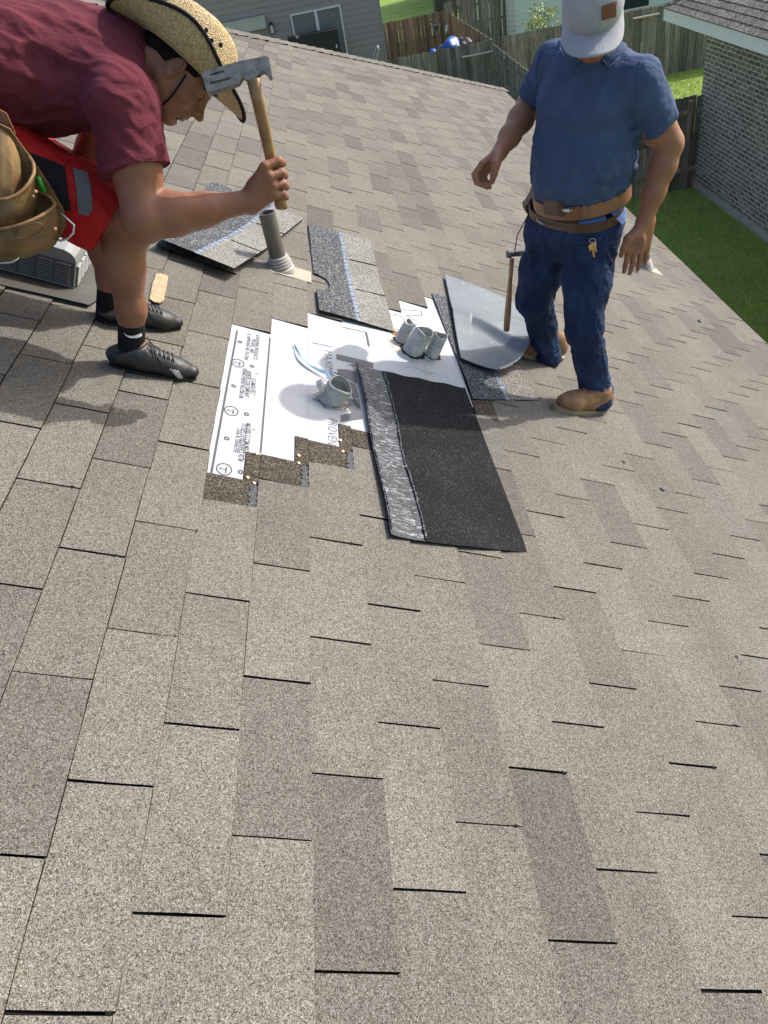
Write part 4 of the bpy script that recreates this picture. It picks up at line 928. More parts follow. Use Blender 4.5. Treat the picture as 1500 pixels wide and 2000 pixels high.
def vnoise(P, scale, seed=0, octaves=3, A=None):
    """smooth value noise in -1..1; A optional 3-vector of per-axis scales in the frame given"""
    rs = np.random.default_rng(seed); T = rs.uniform(-1, 1, 4096); out = 0; amp = 1; tot = 0; Q = np.asarray(P) * scale
    for o_ in range(octaves):
        q = Q * 2 ** o_ + o_ * 17.3; i = np.floor(q).astype(np.int64); f = q - i; f = f * f * (3 - 2 * f); r = 0
        for dx in (0, 1):
            for dy in (0, 1):
                for dz in (0, 1):
                    h = ((i[:, 0] + dx) * 73856093 ^ (i[:, 1] + dy) * 19349663 ^ (i[:, 2] + dz) * 83492791) & 4095
                    r = r + T[h] * (f[:, 0] if dx else 1 - f[:, 0]) * (f[:, 1] if dy else 1 - f[:, 1]) * (f[:, 2] if dz else 1 - f[:, 2])
        out = out + r * amp; tot += amp; amp *= .5
    return out / tot
def fold(P, dirv, lam, seed, along=5.0, sharp=1.0):
    """folds running along dirv with spacing lam"""
    d = unit(dirv); q = np.asarray(P); t = q @ d; q2 = q + np.outer(t, d) * (1 / along - 1); n_ = vnoise(q2, 1 / lam, seed, 2); return (1 - np.abs(n_)) ** (2 * sharp) - .5
def smooth_mesh(V, F, it=2, lam=.5):
    n_ = len(V); e = np.concatenate([F[:, [0, 1]], F[:, [1, 2]], F[:, [2, 3]], F[:, [3, 0]]]); e = np.concatenate([e, e[:, ::-1]])
    deg = np.bincount(e[:, 0], minlength=n_)[:, None]
    for _ in range(it):
        S = np.stack([np.bincount(e[:, 0], weights=V[e[:, 1], k], minlength=n_) for k in range(3)], 1); V = V + lam * (S / np.maximum(deg, 1) - V)
    return V
def solid(name, fld, mat, parent, disp=None, smooth=1, keep=None, **kw):
    V, F = fld.mesh()
    if disp is not None:
        nr_ = fld.grad(V); V = V + nr_ * disp(V, nr_)[:, None]
    V = smooth_mesh(V, F, smooth)
    if keep is not None:
        ok = keep(V); F = F[ok[F].all(1)]; used = np.unique(F); mp_ = np.full(len(V), -1); mp_[used] = np.arange(len(used)); V = V[used]; F = mp_[F]
    o0 = root_loc(parent); me = bpy.data.meshes.new(name); n_ = len(F)
    me.vertices.add(len(V)); me.vertices.foreach_set('co', (V - o0).astype(np.float32).ravel()); me.loops.add(4 * n_); me.loops.foreach_set('vertex_index', F.astype(np.int32).ravel())
    me.polygons.add(n_); me.polygons.foreach_set('loop_start', np.arange(0, 4 * n_, 4, dtype=np.int32)); me.polygons.foreach_set('loop_total', np.full(n_, 4, np.int32)); me.polygons.foreach_set('use_smooth', np.ones(n_, bool))
    me.update(calc_edges=True); me.validate(); me.materials.append(mat); o = bpy.data.objects.new(name, me); COL.objects.link(o); o.parent = parent; return o
def inpoly(x, y, poly):
    c = False; j = len(poly) - 1
    for i in range(len(poly)):
        xi, yi = poly[i]; xj, yj = poly[j]
        if (yi > y) != (yj > y) and x < (xj - xi) * (y - yi) / (yj - yi) + xi: c = not c
        j = i
    return c
def decal(name, fld, poly, mat, parent, step=2.0, off=.0015, t0=1.0, t1=4.0):
    """a thin patch sewn or printed on a surface, draped over it"""
    us = [p[0] for p in poly]; vs = [p[1] for p in poly]; U = np.arange(min(us), max(us) + step, step); Vv = np.arange(min(vs), max(vs) + step, step); m = MB(); idx = {}
    for i, u in enumerate(U):
        for j, v in enumerate(Vv):
            p = fld.px(u, v, off, t0, t1)
            if p is not None: idx[i, j] = len(m.v); m.v.append(tuple(p))
    for i in range(len(U) - 1):
        for j in range(len(Vv) - 1):
            if inpoly(U[i] + step / 2, Vv[j] + step / 2, poly) and all(k in idx for k in ((i, j), (i + 1, j), (i + 1, j + 1), (i, j + 1))):
                q = [idx[i, j], idx[i, j + 1], idx[i + 1, j + 1], idx[i + 1, j]]; P = [np.array(m.v[k]) for k in q]
                if max(np.linalg.norm(P[a] - P[(a + 1) % 4]) for a in range(4)) < .03: m.f.append(tuple(q)); m.t.append(0)
    return m.build(name, mat, parent, smooth=True)
def band(name, fld, c, up, h, off, mat, parent, ref=(1, 0, 0), a0=0, a1=360, n_=72, agg=np.median, rows=5, thick=.004, rmax=.4):
    """a strap that hugs the surface of a field: rings of surface points round an axis"""
    up = unit(up); x = unit(np.array(ref) - up * (np.array(ref) @ up)); y = np.cross(up, x); m = MB(); R = []
    full = a1 - a0 >= 359
    A_ = np.radians(np.linspace(a0, a1, n_ + 1))
    for a in A_:
        d = x * math.cos(a) + y * math.sin(a); rr = []
        for k in range(rows):
            q = c + up * h * (k / (rows - 1) - .5); t = np.arange(0, rmax, .003); P = q + t[:, None] * d; v = fld.val(P); ins = v < 0
            # outermost surface from outside
            kk = np.where(ins)[0]; r_ = t[kk[-1]] if len(kk) else .05; rr.append(r_)
        R.append((agg(rr), d))
    rad = np.array([r[0] for r in R])
    if full: rad[-1] = rad[0]
    for _ in range(3):
        if full: rad = (np.roll(rad, 1) + rad * 2 + np.roll(rad, -1)) / 4; rad[-1] = rad[0]
        else: rad[1:-1] = (rad[:-2] + 2 * rad[1:-1] + rad[2:]) / 4
    prof = [(-.5, 0), (-.5, .8), (-.42, 1), (.42, 1), (.5, .8), (.5, 0)]
    for i, (r_, d) in enumerate(R):
        for (k, o_) in prof: m.v.append(tuple(c + up * h * k + d * (rad[i] + off + thick * o_)))
    w = len(prof)
    for i in range(n_):
        for k in range(w - 1): m.f.append((i * w + k, (i + 1) * w + k, (i + 1) * w + k + 1, i * w + k + 1)); m.t.append(0)
    o = m.build(name, mat, parent, smooth=False); return o, [(c + R[i][1] * (rad[i] + off + thick)) for i in range(n_ + 1)]
def tube_part(name, pts, r, mat, parent, seg=8, smooth=True):
    m = MB(); m.tube(pts, r, seg); return m.build(name, mat, parent, smooth=smooth)
# materials for people
def skin(name, col):
    m, nt, b = new_mat(name); co = tc(nt)
    c = ramp(nt, noise(nt, co, 18, 5, .6), [(.3, [x * .82 for x in col]), (.7, [x * 1.12 for x in col])])
    c = mixc(nt, ramp(nt, noise(nt, co, 6, 3, .5), [(.45, 0), (.7, .35)]), c, (col[0] * 1.1, col[1] * .8, col[2] * .72))
    L(nt, c, b.inputs['Base Color']); b.inputs['Roughness'].default_value = .52; b.inputs['Specular IOR Level'].default_value = .35
    b.inputs['Subsurface Weight'].default_value = .12; b.inputs['Subsurface Radius'].default_value = (.012, .005, .003); b.inputs['Subsurface Scale'].default_value = .5
    L(nt, bump(nt, noise(nt, co, 160, 4, .6), .25, .0015), b.inputs['Normal']); return m
def cloth(name, col, col2=None, weave=900, rough=.9, big=.1, heather=0.0, bs=.25, crump=((1, 1, 1), (0, 0, 0), 14, .35)):
    m, nt, b = new_mat(name); co = tc(nt); col2 = col2 or [x * 1.25 for x in col]
    c = ramp(nt, noise(nt, co, 11, 5, .65), [(.3, [x * (1 - big) for x in col]), (.72, col2)])
    if heather:
        c = mixc(nt, 1, c, ramp(nt, noise(nt, co, 260, 3, .8), [(.3, 1 - heather), (.7, 1 + heather)]), 'MULTIPLY')
    L(nt, c, b.inputs['Base Color']); b.inputs['Roughness'].default_value = rough; b.inputs['Specular IOR Level'].default_value = .2
    
    w = noise(nt, co, weave, 2, .5); mpc = N(nt, 'ShaderNodeMapping'); mpc.inputs['Scale'].default_value = crump[0]; mpc.inputs['Rotation'].default_value = crump[1]; L(nt, co, mpc.inputs[0]); cb = bump(nt, noise(nt, mpc.outputs[0], crump[2], 4, .6, .8), crump[3], .012)
    L(nt, bump(nt, w, bs, .001, cb), b.inputs['Normal']); return m
def leather(name, dark, light, rough=.55):
    m, nt, b = new_mat(name); co = tc(nt)
    c = ramp(nt, noise(nt, co, 13, 6, .7, .6), [(.28, dark), (.5, [(a + b2) / 2 for a, b2 in zip(dark, light)]), (.72, light)])
    L(nt, c, b.inputs['Base Color']); b.inputs['Roughness'].default_value = rough; L(nt, bump(nt, noise(nt, co, 60, 5, .7), .5, .003), b.inputs['Normal']); return m
M_skinL = skin('tanned_skin', (.235, .106, .062)); M_skinR = skin('tanned_skin_pale', (.275, .13, .075))
M_hair = simple('black_hair', (.010, .008, .007), .8, var=.4, vscale=120, bscale=260, bstr=1, bdist=.004, spec=.12)
M_blackrub = simple('black_synthetic', (.013, .013, .015), .48, var=.3, vscale=40, bscale=200, bstr=.3)
M_sock = cloth('black_knit', (.008, .008, .009), (.014, .014, .016), 700)
M_whitemark = simple('white_mark', (.75, .75, .75), .6, var=.03)
M_leather = leather('worn_tan_leather', (.09, .042, .015), (.36, .205, .085))
M_leatherd = leather('dark_leather', (.035, .016, .009), (.13, .06, .03), .45)
M_leathert = leather('tan_belt_leather', (.15, .065, .03), (.30, .145, .065), .45)
M_steel = simple('brushed_steel', (.55, .55, .53), .3, .9, .1)
# ================================================================ LEFT MAN, bent forward with a roofing hammer
def J(u, v, Y): return atY(u, v, Y)
manL = empty('person', rf(-.5, 1.75, 0), 'man in maroon t-shirt, red shorts and straw hat bending forward, raising a roofing hammer', 'person')
kneeR = J(255, 437, 1.66); ankR = J(257, 668, 1.665); hipR = J(-85, 285, 1.70)
kneeL = J(222, 425, 1.95); ankL = J(213, 592, 1.93); hipL = J(-85, 245, 1.98)
toeR = rf(-.385, 1.675, .03); heelR = rf(-.60, 1.642, .035)
toeL = rf(-.47, 1.975, .03); heelL = rf(-.67, 1.90, .035)
shR = J(240, 205, 1.64); shL = J(222, 88, 1.98); elR = J(283, 432, 1.54); wrR = J(487, 393, 1.605)
neckb = J(250, 118, 1.82); hc = J(347, 146, 1.80)
waist = J(-85, 130, 1.84); chest = J(150, 140, 1.83)
# head frame
camd = unit(ray(330, 130)); ix = RW[0]; iy = RW[1]
fw = unit(.64 * ix + .77 * iy + .40 * RW[2]); up_ = .77 * ix - .64 * iy - .05 * RW[2]; up_ = unit(up_ - fw * (up_ @ fw)); rt = np.cross(fw, up_)
if rt @ RW[2] > 0: rt = -rt                       # rt points to the camera side (his right)
HS = .90                                           # head size
def H(f, r, u): return hc + (fw * f + rt * r + up_ * u) * HS
lo = np.minimum.reduce([hipR, hipL, ankR, toeR, waist, ankL]) - .2; hi = np.maximum.reduce([wrR, hc, shL, toeR]) + .19
lo[0] = -.95; lo[1] = 1.42; hi[1] = 2.14
B = Field(lo, hi, .0034)
# legs
B.chain([hipR, hipR * .45 + kneeR * .55, kneeR + (0, 0, .02)], [.085, .074, .058], .03); B.ell(kneeR + (.014, -.004, .0), (.05, .048, .058), k=.03)
cf = kneeR * .66 + ankR * .34
B.chain([kneeR, cf + (-.02, 0, 0), kneeR * .3 + ankR * .7, ankR + (0, 0, .01)], [.05, .053, .039, .033], .03); B.ell(kneeR * .72 + ankR * .28 + (-.028, -.004, 0), (.04, .045, .085), k=.03)
B.chain([hipL, hipL * .45 + kneeL * .55, kneeL], [.085, .072, .056], .03)
B.chain([kneeL, kneeL * .66 + ankL * .34 + (-.018, 0, 0), kneeL * .3 + ankL * .7, ankL], [.05, .052, .038, .033], .03)
B.cone(ankR, (toeR + heelR) / 2, .032, .03, .02); B.cone(ankL, (toeL + heelL) / 2, .032, .03, .02)
# trunk (inside the clothes)
B.cone(waist, chest, .15, .16, .04, flat=1.5, fax=np.cross(unit(chest - waist), (0, 1, 0))); B.cone(hipR, hipL, .1, .1, .05); B.cone((hipR + hipL) / 2, waist, .13, .13, .05); B.cone(shR, shL, .062, .062, .05)
# neck and head
B.cone(neckb - unit(hc - neckb) * .02, H(-.028, 0, -.03), .062, .056, .03)
B.cone(J(240, 95, 1.93), H(-.045, 0, -.02), .05, .05, .03)
B.ell(H(-.012, 0, .035), (.098 * HS, .076 * HS, .092 * HS), (fw, rt, up_), .02)            # skull
B.ell(H(.03, 0, -.02), (.062 * HS, .062 * HS, .085 * HS), (fw, rt, up_), .03)               # face mass
B.cone(H(.068, 0, -.088), H(.062, 0, -.078), .019, .024, .028)                                 # chin
for s_ in (-1, 1):
    B.cone(H(.058, .018 * s_, -.092), H(-.012, .058 * s_, -.045), .017, .018, .028)           # jaw
    B.ell(H(.052, .038 * s_, -.02), (.03 * HS, .026 * HS, .026 * HS), (fw, rt, up_), .02)      # cheek
    B.cone(H(.086, .012 * s_, .029), H(.072, .046 * s_, .026), .011, .011, .012)              # brow
    B.ell(H(.082, .031 * s_, .011), (.016, .017, .0115), (fw, rt, up_), .006, 'sub')          # socket
    B.ell(H(.0705, .031 * s_, .010), (.0145, .0155, .0135), (fw, rt, up_), .003)               # eyeball under lids
    B.cone(H(.0835, .02 * s_, .0145), H(.0765, .044 * s_, .0145), .0035, .0035, .003)          # upper lid
    B.cone(H(.082, .021 * s_, .0035), H(.0765, .042 * s_, .0045), .003, .003, .003)
    B.ell(H(.1, .0125 * s_, -.027), (.0105, .0085, .0085), (fw, rt, up_), .006)                # nostril wing
    # ear
    ec = H(-.006, .078 * s_, .002)
    B.ell(ec, (.019, .011, .031), (unit(fw * .95 - up_ * .2), unit(rt * s_ + fw * -.35), up_), .006); B.ell(ec + rt * s_ * .0085 + fw * .003 + up_ * .003, (.0115, .008, .0205), (fw, rt, up_), .004, 'sub'); B.ell(ec + up_ * -.026 + fw * .004, (.009, .008, .01), (fw, rt, up_), .005)
B.cone(H(.088, 0, .022), H(.112, 0, -.018), .0085, .0105, .012); B.ell(H(.117, 0, -.024), (.0125, .0115, .0105), (fw, rt, up_), .008)   # nose
B.cone(H(.088, 0, -.04), H(.094, 0, -.043), .014, .008, .012)                                  # muzzle
B.cone(H(.0955, -.013, -.0535), H(.0955, .013, -.0535), .0062, .0062, .005); B.cone(H(.0855, -.025, -.0555), H(.0955, -.01, -.0535), .004, .006, .005); B.cone(H(.0855, .025, -.0555), H(.0955, .01, -.0535), .004, .006, .005)
B.cone(H(.0905, -.013, -.0665), H(.0905, .013, -.0665), .0068, .0068, .005); B.cone(H(.101, -.02, -.0602), H(.101, .02, -.0602), .0035, .0035, .002, 'sub')
B.ell(H(.079, 0, -.079), (.01, .02, .005), (fw, rt, up_), .008, 'sub')
# right arm
ua = shR * .45 + elR * .55
B.chain([shR, shR * .6 + elR * .4, elR + (0, 0, .02)], [.062, .060, .050], .03); B.ell(shR * .42 + elR * .58 + (.012, -.004, .01), (.05, .048, .075), (unit(np.cross(elR - shR, (0, 1, 0))), (0, 1, 0), unit(elR - shR)), .03)
fa = elR * .72 + wrR * .28; B.chain([elR, fa + (0, 0, .002), elR * .45 + wrR * .55, wrR], [.047, .0485, .039, .0275], .03); B.ell(elR + (-.008, 0, -.012), (.04, .038, .038), k=.03)
B.ell(elR * .75 + wrR * .25 + (0, -.004, .022), (.07, .036, .032), (unit(wrR - elR), (0, 1, 0), unit(np.cross(wrR - elR, (0, 1, 0)))), .02)
# left arm hangs behind, braced on the far thigh
elL = J(180, 300, 2.02); B.chain([shL, elL, kneeL + (0, .02, .1)], [.06, .045, .035], .03)
# right fist round the handle
Mk = [J(517, 325, 1.598), J(526, 344, 1.595), J(533, 362, 1.597), J(536, 380, 1.60)]
for i, k_ in enumerate(Mk): B.cone(wrR + (k_ - Mk[1]) * .35, k_, .019, .0125, .012)
Pp = [[J(544, 314, 1.615), J(552, 318, 1.648), J(540, 323, 1.668)], [J(550, 337, 1.612), J(556, 342, 1.648), J(540, 345, 1.67)], [J(553, 359, 1.612), J(559, 364, 1.648), J(543, 367, 1.67)], [J(552, 378, 1.614), J(558, 385, 1.646), J(543, 388, 1.665)]]
for k_, fp, r_ in zip(Mk, Pp, (.0098, .0102, .0097, .0088)): B.chain([k_] + fp, [r_ * 1.22, r_ * 1.08, r_, r_ * .85], .0045)
B.ell(J(503, 372, 1.612), (.03, .018, .034), k=.015)
B.chain([J(492, 377, 1.615), J(505, 348, 1.64), J(516, 328, 1.672), J(536, 318, 1.684)], [.02, .0155, .0122, .0098], .008)
o = solid('body', B, M_skinL, manL, lambda P, n: .0006 * vnoise(P, 60, 3, 2), 1)
# eyes, brows
M_eye = simple('eye_white', (.22, .19, .17), .3, var=.02)
for s_ in (-1, 1):
    m = MB(); a = H(.0815, .014 * s_, .033); b2 = H(.090, .024 * s_, .036); c = H(.078, .05 * s_, .033)
    m.tube([a + fw * .009, b2 + fw * .002, c + rt * s_ * .006], [.0035, .0052, .002], 8); m.build('eyebrow', M_hair, manL, smooth=True)
    bm = bmesh.new(); bmesh.ops.create_uvsphere(bm, u_segments=16, v_segments=10, radius=.0118); me = bpy.data.meshes.new('eye'); bm.to_mesh(me); bm.free(); me.materials.append(M_eye); e_ = bpy.data.objects.new('eye', me); COL.objects.link(e_); e_.parent = manL; e_.location = Vector(H(.0745, .031 * s_, .0095) - root_loc(manL))
    m = MB(); pc = H(.0745, .031 * s_, .0095); dd = unit(fw * 1 - up_ * .35); m.tube([pc + dd * .0105, pc + dd * .0123], [.0058, .0048], 12); m.build('iris', simple('dark_iris', (.02, .01, .006), .15), e_)
# hair: short, faded
HF = Field(H(-.03, 0, .04) - .15, H(-.03, 0, .04) + .15, .0034)
HF.ell(H(-.012, 0, .037), (.108 * HS, .086 * HS, .102 * HS), (fw, rt, up_), 0); HF.cone(H(-.07, 0, -.02), H(-.06, 0, .03), .045, .06, .02)
HF.cut(H(.05, 0, .04), fw * .9 + up_ * -.25); HF.cut(H(-.06, 0, -.045), -up_ + fw * .05); HF.ell(H(.045, .09, -.012), (.042, .05, .034), (fw, rt, up_), .01, 'sub'); HF.ell(H(.045, -.09, -.012), (.042, .05, .034), (fw, rt, up_), .01, 'sub'); HF.ell(H(-.004, .088, -.006), (.020, .03, .030), (fw, rt, up_), .006, 'sub')
solid('hair', HF, M_hair, manL, lambda P, n: .0012 * vnoise(P, 200, 5, 2) - .0008, 1)
# ---- t-shirt
M_maroon = cloth('maroon_cotton', (.095, .017, .027), (.14, .028, .042), heather=.12, crump=((.35, 1, 1), (0, .5, .3), 16, .6))
T = Field(lo, hi, .0045)
ta = unit(chest - waist); tn = unit(np.cross(ta, (0, 1, 0)));
if tn[2] < 0: tn = -tn
T.cone(waist - ta * .1 + tn * -.005, waist * .5 + chest * .5 + tn * .004, .185, .19, .05, flat=1.28, fax=tn)
T.cone(waist * .5 + chest * .5 + tn * .004, chest + ta * .02, .19, .178, .05, flat=1.28, fax=tn)
T.cone(shR + tn * .005, shL, .085, .08, .06); T.cone(chest + tn * .03, neckb + ta * -.01, .11, .078, .05)
T.cone(shR, shR * .36 + elR * .64, .082, .088, .03); T.cone(shL, shL * .5 + elL * .5, .07, .07, .03)
sdn = unit(elR - shR); T.cut(shR * .44 + elR * .56, sdn + V3(.12, 0, 0), .004)
nd = unit(hc - neckb); T.ell(H(.015, 0, .0), (.106, .094, .120), (fw, rt, up_), .008, 'sub')
def tdisp(P, n_):
    w = np.clip((P[:, 0] + .55) / .4, 0, 1)
    d = .013 * fold(P, ta + V3(0, -.35, -.25), .050, 11, 9, 1.3) * (1 - .5 * w) + .006 * fold(P, ta + V3(0, -.6, -.1), .030, 12, 9, 1.4)
    near = np.exp(-((np.linalg.norm(P - (shR + V3(-.03, 0, -.07)), axis=1) / .11) ** 2)); d = d + near * .009 * fold(P, sdn * .6 + ta * .8, .032, 13, 8, 1.2)
    sl = np.exp(-((np.linalg.norm(P - (shR * .55 + elR * .45), axis=1) / .1) ** 2)); d = d + sl * .005 * fold(P, np.cross(sdn, ta) + ta * .3, .03, 14, 6)
    return d - .001
TS = solid('t_shirt', T, M_maroon, manL, tdisp, 2)
# sleeve hem and collar: stitched bands
band('sleeve_hem', T, shR * .48 + elR * .52, sdn + V3(.12, 0, 0) * .9, .016, .0006, M_maroon, manL, ref=(1, 0, 0), thick=.0012, rmax=.13)
# ---- shorts
M_red = cloth('red_polyester', (.33, .008, .008), (.44, .014, .014), 1200, .7); M_blkp = cloth('black_mesh_panel', (.006, .006, .008), (.012, .012, .014), 700, .8); M_grs = cloth('grey_stripe', (.10, .10, .11), (.14, .14, .15), 900)
Sh = Field(lo, hi, .0045)
for hp, kn in ((hipR, kneeR), (hipL, kneeL)):
    Sh.cone(hp, hp * .3 + kn * .7, .125, .098, .04); Sh.cone(hp * .3 + kn * .7, kn * .9 + hp * .1, .098, .092, .03)
    Sh.cone(hp * .45 + kn * .55 + (0, 0, -.02), kn * .85 + hp * .15 + (0, 0, -.055), .07, .062, .04)
Sh.cone(hipR, hipL, .14, .14, .05); Sh.cone((hipR + hipL) / 2, waist * .75 + (hipR + hipL) / 2 * .25, .17, .16, .06)
td = unit(kneeR - hipR); Sh.cut(J(217, 424, 1.60), td * 1.0 + V3(0, 0, -.42), .004)
def sdisp(P, n_): return .009 * fold(P, td + V3(0, 0, -.6), .05, 21, 4, 1.2) + .004 * fold(P, V3(.2, 0, -1), .03, 22, 4)
solid('shorts', Sh, M_red, manL, sdisp, 2)
decal('side_panel', Sh, [(40, 285), (60, 302), (95, 315), (128, 330), (134, 372), (140, 412), (100, 405), (60, 330)], M_blkp, manL, 1.5, .0085)
decal('side_stripe', Sh, [(143, 333), (170, 341), (177, 372), (181, 412), (172, 420), (154, 416), (150, 372)], M_grs, manL, 1.5, .0095)
# ---- socks and shoes
def shoe_field(heel, toe, ank):
    d = unit(toe - heel); d = unit(d - RN * (d @ RN)); s_ = np.cross(RN, d); F_ = Field(np.minimum(heel, toe) - .09, np.maximum(heel, toe) + np.array([.09, .09, .14]), .003)
    L_ = np.linalg.norm(toe - heel)
    base = heel - RN * (RN @ heel) ; base = base + RN * 0.0
    def q(f, w, h): return base + d * f * L_ + s_ * w + RN * h
    F_.cone(q(.0, 0, .045), q(.35, .0, .04), .034, .034, .02, flat=1.15, fax=RN); F_.cone(q(.35, 0, .04), q(.8, .004, .028), .034, .037, .025, flat=1.25, fax=RN); F_.cone(q(.8, .004, .028), q(1.02, .002, .026), .037, .022, .02, flat=1.2, fax=RN)
    F_.cone(q(.05, 0, .06), ank + RN * -.012, .033, .038, .025); F_.cone(q(.25, 0, .062), q(.62, 0, .045), .032, .026, .03)
    F_.cut(q(0, 0, .006), -RN, .003)
    return F_, q, L_, d, s_
def clip_top(F_, p, n_): F_.cut(p, n_, .003)
def shoe(heel, toe, ank, name, lab):
    r_ = empty('shoe', heel, lab, 'shoe', None); del r_['category']; del r_['label']; r_.parent = manL; r_.location = Vector(heel - root_loc(manL))
    r_['label'] = lab
    F_, q, L_, d, s_ = shoe_field(heel, toe, ank)
    clip_top(F_, ank - RN * .006, unit(RN - d * .42))
    solid('upper', F_, M_blackrub, r_, lambda P, n_: .0008 * vnoise(P, 90, 4, 2), 1)
    # sole: an outline extruded
    m = MB(); out = []
    for i in range(40):
        a = 2 * math.pi * i / 40; f = .5 + .6 * math.cos(a); w = (.036 if math.cos(a) > -.2 else .031) * math.copysign(abs(math.sin(a)) ** .75, math.sin(a)); w *= 1.0 if f < .8 else 1.02
        out.append(q(f, w, .0015))
    m.prism(out, RN * 0, RN * .011); m.build('sole', M_blackrub, r_, smooth=False)
    lm = MB()
    for i in range(6):
        f = .40 + i * .062
        def sf(ff, ww):
            h_ = F_.hit(q(ff, ww, .2), -RN, 0, .2, .002); return (h_ if h_ is not None else q(ff, ww, .06)) + RN * .0018
        for sg in (-1, 1): lm.tube([sf(f + .03 * t_, sg * (-.022 + .044 * t_)) for t_ in np.linspace(0, 1, 7)], .0021, 6)
    for s2 in (-1, 1): lm.tube([sf(.40, .002 * s2) + RN * .004, sf(.36, .024 * s2) + RN * .012, sf(.46, .034 * s2) + RN * .006, sf(.42, .006 * s2) + RN * .004], .0019, 6); lm.tube([sf(.41, 0) + RN * .004, sf(.50, .028 * s2) + RN * .004, sf(.60, .036 * s2) + RN * .002], .0019, 6)
    lm.build('laces', simple('grey_laces', (.035, .035, .038), .7), r_, smooth=True)
    return r_, F_, q
sR, FR, qR = shoe(heelR, toeR, ankR, 'near', 'nearest black shoe of the bending man, with scuffed shiny toe')
sL, FL, qL = shoe(heelL, toeL, ankL, 'far', 'far black shoe of the bending man')
M_scuff = simple('silver_scuff', (.5, .5, .5), .35, .3, .4, 80)
decal('scuff', FR, [(331, 720), (348, 723), (357, 737), (350, 739), (338, 728)], M_scuff, sR, 1.5, .002)
for nm, an, kn, hgt in (('near', ankR, kneeR, .066), ('far', ankL, kneeL, .075)):
    SF = Field(an - .12, an + .14, .003); ax_ = unit(kn - an); SF.cone(an - ax_ * .06, an + ax_ * .075, .0405, .0385, 0); SF.cut(an + ax_ * hgt, ax_, .002)
    so = solid('sock', SF, M_sock, manL, lambda P, n_: .0005 * np.sin((P @ ax_) * 1400), 1)
    if nm == 'near':
        sw = [(242, 650), (249, 654.5), (257, 656), (266, 654.5), (276, 650), (277, 656), (271, 659), (262, 660.5), (253, 659.5), (246, 655.5)]
        decal('sock_mark', SF, sw, M_whitemark, so, 1.0, .0012)
# ---- straw hat
M_straw, nt, b = new_mat('straw'); co = tc(nt)
wv = N(nt, 'ShaderNodeTexVoronoi'); wv.inputs['Scale'].default_value = 300; wv.distance = 'MANHATTAN'; L(nt, co, wv.inputs['Vector']); se = N(nt, 'ShaderNodeSeparateColor'); L(nt, wv.outputs['Color'], se.inputs[0])
c = ramp(nt, se.outputs[0], [(0, (.30, .20, .08)), (.3, (.42, .30, .13)), (.7, (.50, .37, .17)), (1, (.6, .47, .25))]); L(nt, c, b.inputs['Base Color']); b.inputs['Roughness'].default_value = .5
L(nt, bump(nt, wv.outputs['Distance'], .8, .003), b.inputs['Normal'])
hat = empty('straw_hat', H(0, 0, .08), 'woven straw cowboy hat with black brim binding on the bending man', 'hat')
hu = unit(up_ * .985 - fw * .22); hf = unit(fw - hu * (fw @ hu)); hr = np.cross(hf, hu)
if hr @ rt < 0: hr = -hr
h0 = H(-.014, 0, .042)                           # centre of the head opening
def HP(a, r_, z, ex=0): return h0 + hf * (math.cos(a) * (.110 + r_) * 1.0) + hr * (math.sin(a) * (.091 + r_)) + hu * z
nA = 96; m = MB()
prof = [(.0, -.012), (.002, .01), (.003, .03), (.001, .055), (-.004, .08), (-.012, .1), (-.022, .113), (-.034, .119), (-.05, .117), (-.066, .107), (-.078, .1)]
rows = []
for (r_, z) in prof:
    ring_ = []
    for i in range(nA):
        a = 2 * math.pi * i / nA
        dent = .016 * math.exp(-((math.sin(a)) / .35) ** 2) * (z > .09) * -1 + (-.010 * (z > .075) * max(0, math.cos(a)) * abs(math.sin(2 * a)))
        zz = z * (1 + .06 * math.cos(a)) + (dent if z > .09 else 0)
        rr = r_ - (.012 * max(0, math.cos(a)) * abs(math.sin(2 * a)) * (z > .05)) + .004 * math.sin(3 * a) * (z > .02)
        ring_.append(HP(a, rr, zz))
    rows.append(ring_)
brim = []; nB = 12
for j in range(nB + 1):
    s_ = j / nB; ring_ = []
    for i in range(nA):
        a = 2 * math.pi * i / nA; sd2 = abs(math.sin(a)); sd2 = sd2 ** 1.5
        w = (.098 - .016 * (math.cos(a) > 0) * math.cos(a)) * (1 - .12 * sd2); out_ = w * s_ * (1 - .36 * sd2 * s_); rise = sd2 * (.068 * s_ ** 1.5 * (1 - .3 * math.cos(a))) - (1 - sd2) * .030 * s_ ** 1.3 * (.0 if math.cos(a) > 0 else .6) + .004 * math.sin(5 * a) * s_
        ring_.append(HP(a, out_ + .002, -.012 + rise))
    brim.append(ring_)
